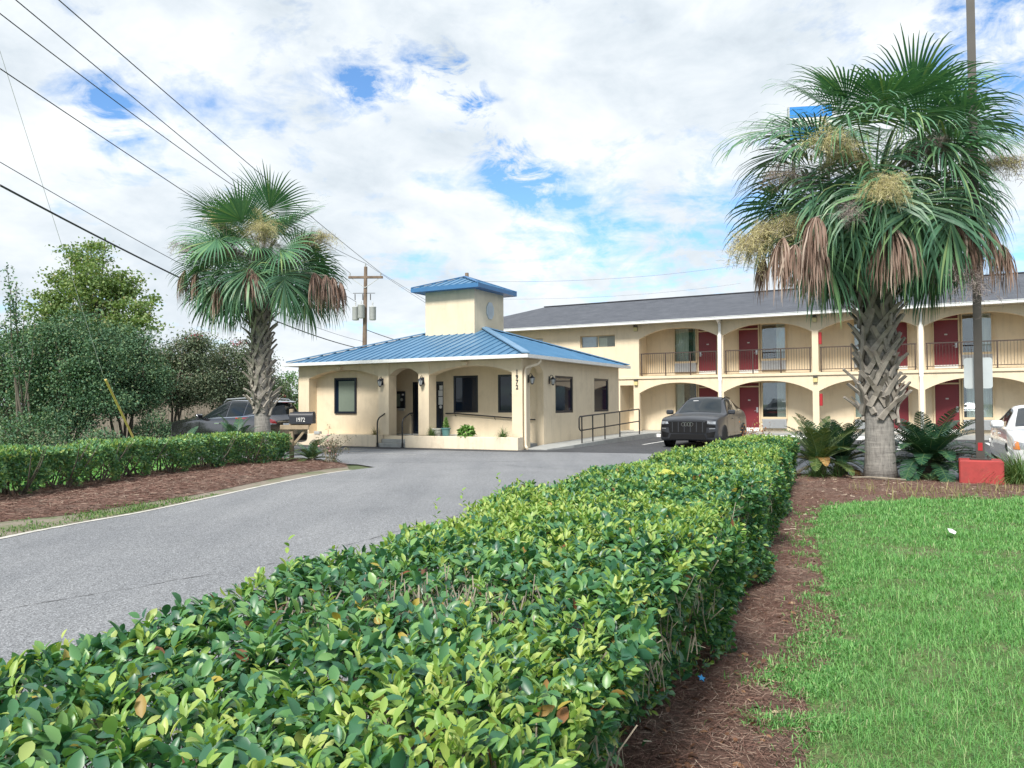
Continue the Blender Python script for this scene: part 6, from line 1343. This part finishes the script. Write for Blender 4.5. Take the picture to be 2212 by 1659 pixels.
# --- black SUV at the left with white roof glare, tail towards us
rg = empty('parked_car', (-9.18, 25.7, 0), R(152), 'black family SUV with silver roof rails parked tail-on behind the left hedge', 'car', 'parked cars')
S = CarSurf([
 (2.30,.62,.30,.70,.55,.68,.78,.60,.88,2.28,.42,.92,2.28,.93),(2.15,.84,.26,.88,.52,.87,.80,.80,.95,2.1,.55,1.0,2.1,1.02),(1.75,.88,.24,.915,.55,.90,.84,.86,1.0,1.75,.6,1.06,1.75,1.09),(1.25,.88,.24,.92,.55,.91,.87,.88,1.03,1.25,.66,1.10,1.3,1.14),
 (.85,.88,.24,.91,.5,.90,.88,.88,1.05,.83,.72,1.11,.97,1.19),(.15,.88,.24,.91,.5,.90,.88,.87,1.07,-.02,.60,1.56,.05,1.63),(-.5,.88,.24,.91,.5,.90,.9,.87,1.09,-.5,.62,1.64,-.5,1.69),(-1.2,.88,.24,.92,.52,.91,.92,.87,1.12,-1.2,.61,1.62,-1.2,1.68),
 (-1.85,.88,.28,.92,.55,.91,.93,.85,1.17,-1.88,.585,1.54,-1.98,1.62),(-2.2,.84,.30,.90,.55,.89,.9,.80,1.12,-2.16,.62,1.17,-2.22,1.18),(-2.31,.78,.34,.85,.55,.84,.8,.74,.98,-2.28,.5,1.02,-2.30,1.04)])
S.body(M['paintblack'], rg)
S.patch('windscreen', M['carglass'], rg, 4.06, 4.95, 5.10, 6.0, join=True)
S.patch('rear_window', M['carglass'], rg, 8.12, 8.92, 5.12, 6.0, join=True)
S.patch('side_window', M['carglass'], rg, 4.42, 5.85, 4.14, 4.88, edge=lambda f, a, b: (a, a+(b-a)*min(1, .40+f*2.0))); S.patch('side_window', M['carglass'], rg, 5.97, 6.95, 4.14, 4.88); S.patch('side_window', M['carglass'], rg, 7.05, 7.9, 4.2, 4.86, edge=lambda f, a, b: (a+.35*f*f, b-.1*f))
S.patch('window_trim', M['chrome'], rg, 4.3, 7.95, 4.04, 4.10, .008, 24, 1)
w = MB(); w.add([(-1.9, -.58, 1.60), (-1.9, .58, 1.60), (-2.14, .54, 1.575), (-2.14, -.54, 1.575), (-1.9, -.58, 1.64), (-1.9, .58, 1.64), (-2.14, .54, 1.60), (-2.14, -.54, 1.60)], [(3, 2, 1, 0), (4, 5, 6, 7), (0, 1, 5, 4), (1, 2, 6, 5), (2, 3, 7, 6), (3, 0, 4, 7)])
sp_ = w.build('spoiler', M['paintblack'], rg); MB().box(-2.146, -2.141, -.14, .14, 1.58, 1.597).build('brake_light', M['taillamp'], sp_)
S.drape('taillight', M['taillamp'], rg, [(.52, .92), (.88, .96), (.90, 1.12), (.60, 1.04)], '-x', .012, 6, 4, True); S.drape('reverse_lamp', M['headlamp'], rg, [(.56, .90), (.86, .90), (.86, .955), (.54, .925)], '-x', .012, 5, 2, True)
S.patch('taillight_side', M['taillamp'], rg, 8.35, 8.9, 3.45, 4.0, .010, 5, 4)
S.drape('licence_plate', M['paper'], rg, [(-.26, .78), (.26, .78), (.26, .93), (-.26, .93)], '-x', .012, 3, 2); S.drape('chrome_strip', M['chrome'], rg, [(-.5, .965), (.5, .965), (.5, 1.005), (-.5, 1.005)], '-x', .014, 6, 1)
S.drape('rear_bumper', M['blackplastic'], rg, [(-.78, .36), (.78, .36), (.8, .56), (-.8, .56)], '-x', .012, 10, 2)
S.drape('headlight', M['headlamp'], rg, [(.52, .78), (.80, .78), (.82, .92), (.50, .86)], '+x', .012, 5, 4, True); S.drape('grille', M['blackplastic'], rg, [(-.45, .5), (.45, .5), (.48, .85), (-.48, .85)], '+x', .012, 6, 4)
for a in (.75, -.35, -1.25): S.drape('door_seam', M['blackplastic'], rg, [(a-.006, .36), (a+.006, .36), (a+.006, 1.05), (a-.006, 1.05)], '+y', .003, 1, 8, True)
for x in (-.1, -.98):
    for sg in (1, -1): MB().bbox(x-.11, x+.11, min(sg*.905, sg*.94), max(sg*.905, sg*.94), .905, .945, .01).build('door_handle', M['chrome'], rg)
wheels(rg, (1.36, -1.35), .80, .35, .24, M['rim'], 5); mirror(rg, .62, .90, 1.14, M['paintblack'])
for sg in (1, -1): MB().tube([(-.05, sg*.585, 1.60), (-.2, sg*.60, 1.70), (-1.0, sg*.60, 1.735), (-1.75, sg*.56, 1.69), (-1.85, sg*.56, 1.63)], .022, 6).build('roof_rail', M['silver'], rg)
# --- white sedan at the right edge
sd_ = empty('parked_car', (11.66, 16.78, 0), R(-117), 'white sedan cut by the right picture edge behind the red concrete block', 'car', 'parked cars')
S = CarSurf([
 (2.48,.60,.28,.70,.48,.68,.60,.60,.66,2.46,.4,.69,2.46,.70),(2.3,.82,.22,.88,.45,.86,.64,.78,.74,2.25,.5,.78,2.25,.80),(1.9,.88,.20,.91,.48,.89,.70,.84,.80,1.9,.58,.85,1.9,.87),(1.4,.88,.2,.92,.48,.90,.74,.86,.85,1.4,.62,.90,1.45,.93),
 (.95,.88,.2,.92,.48,.90,.76,.86,.89,.93,.74,.93,1.12,.98),(.2,.88,.2,.92,.48,.90,.78,.86,.91,-.05,.57,1.31,.05,1.38),(-.4,.88,.2,.92,.48,.90,.8,.86,.93,-.4,.58,1.365,-.4,1.42),(-1.0,.88,.2,.92,.48,.90,.8,.86,.94,-.98,.55,1.31,-1.05,1.38),
 (-1.6,.88,.22,.92,.5,.90,.82,.85,.95,-1.75,.64,1.01,-1.8,1.05),(-2.2,.84,.28,.88,.5,.86,.78,.78,.92,-2.2,.5,.98,-2.2,1.0),(-2.45,.7,.32,.78,.5,.75,.7,.66,.88,-2.43,.4,.92,-2.43,.93)])
S.body(M['paintwhite'], sd_)
S.patch('windscreen', M['carglass'], sd_, 4.06, 4.95, 5.12, 6.0, join=True); S.patch('rear_window', M['carglass'], sd_, 7.1, 7.9, 5.12, 6.0, join=True)
S.patch('side_window', M['carglass'], sd_, 4.42, 5.86, 4.16, 4.84, edge=lambda f, a, b: (a, a+(b-a)*min(1, .40+f*2.0))); S.patch('side_window', M['carglass'], sd_, 5.96, 7.25, 4.16, 4.84, edge=lambda f, a, b: (a, b-(b-a)*.75*max(0, f-.55)))
S.drape('headlight', M['headlamp'], sd_, [(.48, .56), (.86, .56), (.87, .70), (.50, .655)], '+x', .012, 6, 4, True); S.drape('indicator', M['amber'], sd_, [(.78, .545), (.88, .545), (.88, .70), (.80, .70)], '+x', .016, 3, 3, True)
S.drape('grille', M['blackplastic'], sd_, [(-.40, .53), (.40, .53), (.42, .64), (-.42, .64)], '+x', .012, 6, 2); S.drape('bumper_intake', M['blackplastic'], sd_, [(-.5, .27), (.5, .27), (.5, .36), (-.5, .36)], '+x', .012, 6, 2)
for a in (.95, -.25, -1.2): S.drape('door_seam', M['grille'], sd_, [(a-.005, .30), (a+.005, .30), (a+.005, .90), (a-.005, .90)], '+y', .003, 1, 8, True)
for x in (.0, -1.05):
    for sg in (1, -1): MB().bbox(x-.10, x+.10, min(sg*.90, sg*.93), max(sg*.90, sg*.93), .765, .80, .01).build('door_handle', M['paintwhite'], sd_)
S.drape('taillight', M['taillamp'], sd_, [(.45, .70), (.78, .70), (.76, .86), (.45, .86)], '-x', .01, 5, 3, True)
wheels(sd_, (1.45, -1.35), .81, .325, .22, M['rim'], 7); mirror(sd_, .70, .88, .99, M['paintwhite'])
# ------------------------------------------------------------------ mailbox
mb0 = at(651, 1000, 19.5)
mx = empty('mailbox', (mb0.x, 19.5, 0), R(-3), 'black rounded mailbox numbered 1972 on a wooden post past the left hedge', 'mailbox')
b = MB(); prof = [(-.13, 1.03), (.13, 1.03), (.13, 1.22)]+[(.13*math.cos(a), 1.22+.11*math.sin(a)) for a in np.linspace(.3, math.pi-.3, 9)]+[(-.13, 1.22)]
b.ext(prof, -.27, .30, 'YZ'); bo = b.build('box', M['mailbox'], mx)
b = MB(); b.ext([(y*1.03, 1.03+(z-1.03)*1.02) for y, z in prof], .302, .33, 'YZ'); b.build('door', M['mailbox'], bo)
text_mesh('1972', .15, .004, M['white'], 'number', mx, (.02, -.136, 1.125), (R(90), 0, 0), bold=.0, sx=.8)
w = MB(); w.bbox(-.30, -.20, -.05, .05, 0, 1.40, .01); w.bbox(-.52, .22, -.10, -.052, .88, 1.0, .01); w.bbox(-.2, .24, -.05, .05, .99, 1.028, .006); w.add([(-.2, -.03, .55), (-.2, .03, .55), (.16, .03, .98), (.16, -.03, .98), (-.2, -.03, .45), (-.2, .03, .45), (.22, .03, .98), (.22, -.03, .98)], [(0, 1, 2, 3), (4, 7, 6, 5), (0, 3, 7, 4), (1, 5, 6, 2)]); w.build('post', M['wood'], mx)
# ------------------------------------------------------------------ bronze pole on its red concrete block
pb = empty('lamp_pole', (8.30, 13.68, .0), R(-29), 'tall dark bronze pole on a red painted concrete block in the mulch', 'pole')
MB().bbox(-.335, .335, -.33, .33, -.02, .46, .02).build('concrete_base', M['redpaint'], pb)
w = MB(); w.box(-.065, .065, -.065, .065, .46, 9.4); w.bbox(-.16, .16, -.16, .16, .462, .485, .004)
for sx in (-.12, .12):
    for sy in (-.12, .12): w.lathe((sx, sy, .485), [(.014, 0), (.014, .05)], 8)
w.build('shaft', M['polebrown'], pb); MB().box(-.035, .035, -.072, -.0655, .62, .76).build('hand_hole_cover', M['red'], pb)
w = MB(); w.bbox(-.16, .16, -.32, .30, 9.405, 9.55, .03); w.build('lamp_head', M['polebrown'], pb)
z0, z1 = 1.72, 2.27; sgn = MB(); n = 6; rc = .05; out = []
for cx_, cz, a0 in ((.22-rc, z1-rc, 0), (-.22+rc, z1-rc, 90), (-.22+rc, z0+rc, 180), (.22-rc, z0+rc, 270)): out += [(cx_+rc*math.cos(R(a0+90*k/n)), cz+rc*math.sin(R(a0+90*k/n))) for k in range(n+1)]
sgn.ext(out, .070, .074, 'XZ'); o = sgn.build('traffic_sign', M['signback'], None); o.location = (8.30, 13.68, 0); o.rotation_euler = (0, 0, R(-27)); tag(o, 'blank grey back of a rounded sign plate fixed behind the bronze pole', 'sign')
# small red and white sign in the far left gap
v = at(608, 860, 48); rs = empty('road_sign', (v.x, 48, 0), 0, 'small far red and white road sign between the slim palm trunk and the lobby', 'sign')
MB().tube([(0, .03, 0), (0, .03, v.z+.3)], .03, 6).build('post', M['grey'], rs); oc = [(.36*math.cos(R(22.5+45*k)), v.z+.36*math.sin(R(22.5+45*k))) for k in range(8)]; MB().ext(oc, -.02, .0, 'XZ').build('plate', M['white'], rs)
oc = [(.30*math.cos(R(22.5+45*k)), v.z+.30*math.sin(R(22.5+45*k))) for k in range(8)]; MB().ext(oc, -.028, -.021, 'XZ').build('face', M['red'], rs)
# ------------------------------------------------------------------ small litter
def bit(name, pts, t, loc, rz, m, lab, cat):
    o = MB().ext(pts, 0, t, 'XY').build(name, m, None); o.location = loc; o.rotation_euler = (R(38), R(8), rz); return tag(o, lab, cat)
gx, gy = g0(2056, 1160); bit('paper_scrap', [(-.06, -.02), (.0, -.045), (.07, -.01), (.045, .03), (-.03, .035)], .003, (gx*.94, gy*.94, .15), .5, M['paper'], 'white paper scrap lying on the lawn', 'litter')
gx, gy = g0(1515, 1476); bit('plastic_flower', [(.022*(1 if k % 2 == 0 else .45)*math.cos(k*math.pi/5), .022*(1 if k % 2 == 0 else .45)*math.sin(k*math.pi/5)) for k in range(10)], .006, (gx*.96, gy*.96, .085), .3, mat('bright_blue', (.03, .35, .75), .4, .05, 5), 'tiny bright blue scrap on the mulch beside the hedge', 'litter')
gx, gy = g0(1880, 1040); o = MB().tube([(-.35, .22, .03), (-.1, .05, .05), (.1, -.05, .04), (.4, -.28, .03)], [.012, .016, .018, .012], 6).build('fallen_stick', M['paletwig']); o.location = (6.62, 14.05, .07); tag(o, 'pale fallen stick on the mulch at the foot of the big palm', 'stick')
o = leafmesh('yellow_leaf', np.array([[0, 0, 0.]]), np.array([[-.9, .2, .1]]), np.array([[.1, -.5, 1.]]), .15, .085, T_LEAF, leafmat('yellow_leaf', [(0, (.50, .52, .10)), (1, (.55, .56, .12))], .4, .3)); o.location = (float(h_xr(5.9))-.62, 5.9, .955); tag(o, 'single big yellow leaf lying on top of the foreground hedge', 'leaf')
# tall soft shoots standing out of the hedge edge
C = []; D = []
for k, (px, py, d_) in enumerate([(618, 1190, 2.75), (1078, 1040, 4.8), (1120, 1042, 5.1), (1000, 1075, 4.25), (940, 1098, 4.0)]):
    v = at(px, py, d_)
    for j in range(9): C.append((v.x+rng.normal()*.006, v.y+rng.normal()*.006, v.z-.14+.022*j)); a = j*2.4; D.append((math.cos(a), math.sin(a), .9))
hr = [o for o in COL.objects if o.name == 'hedge'][0]
leafmesh('soft_shoots', np.array(C), np.array(D), rndv(len(C))*.3+np.array([0, 0, 1]), .032, .015, T_LEAF, M['hedgenew'], None, hr)
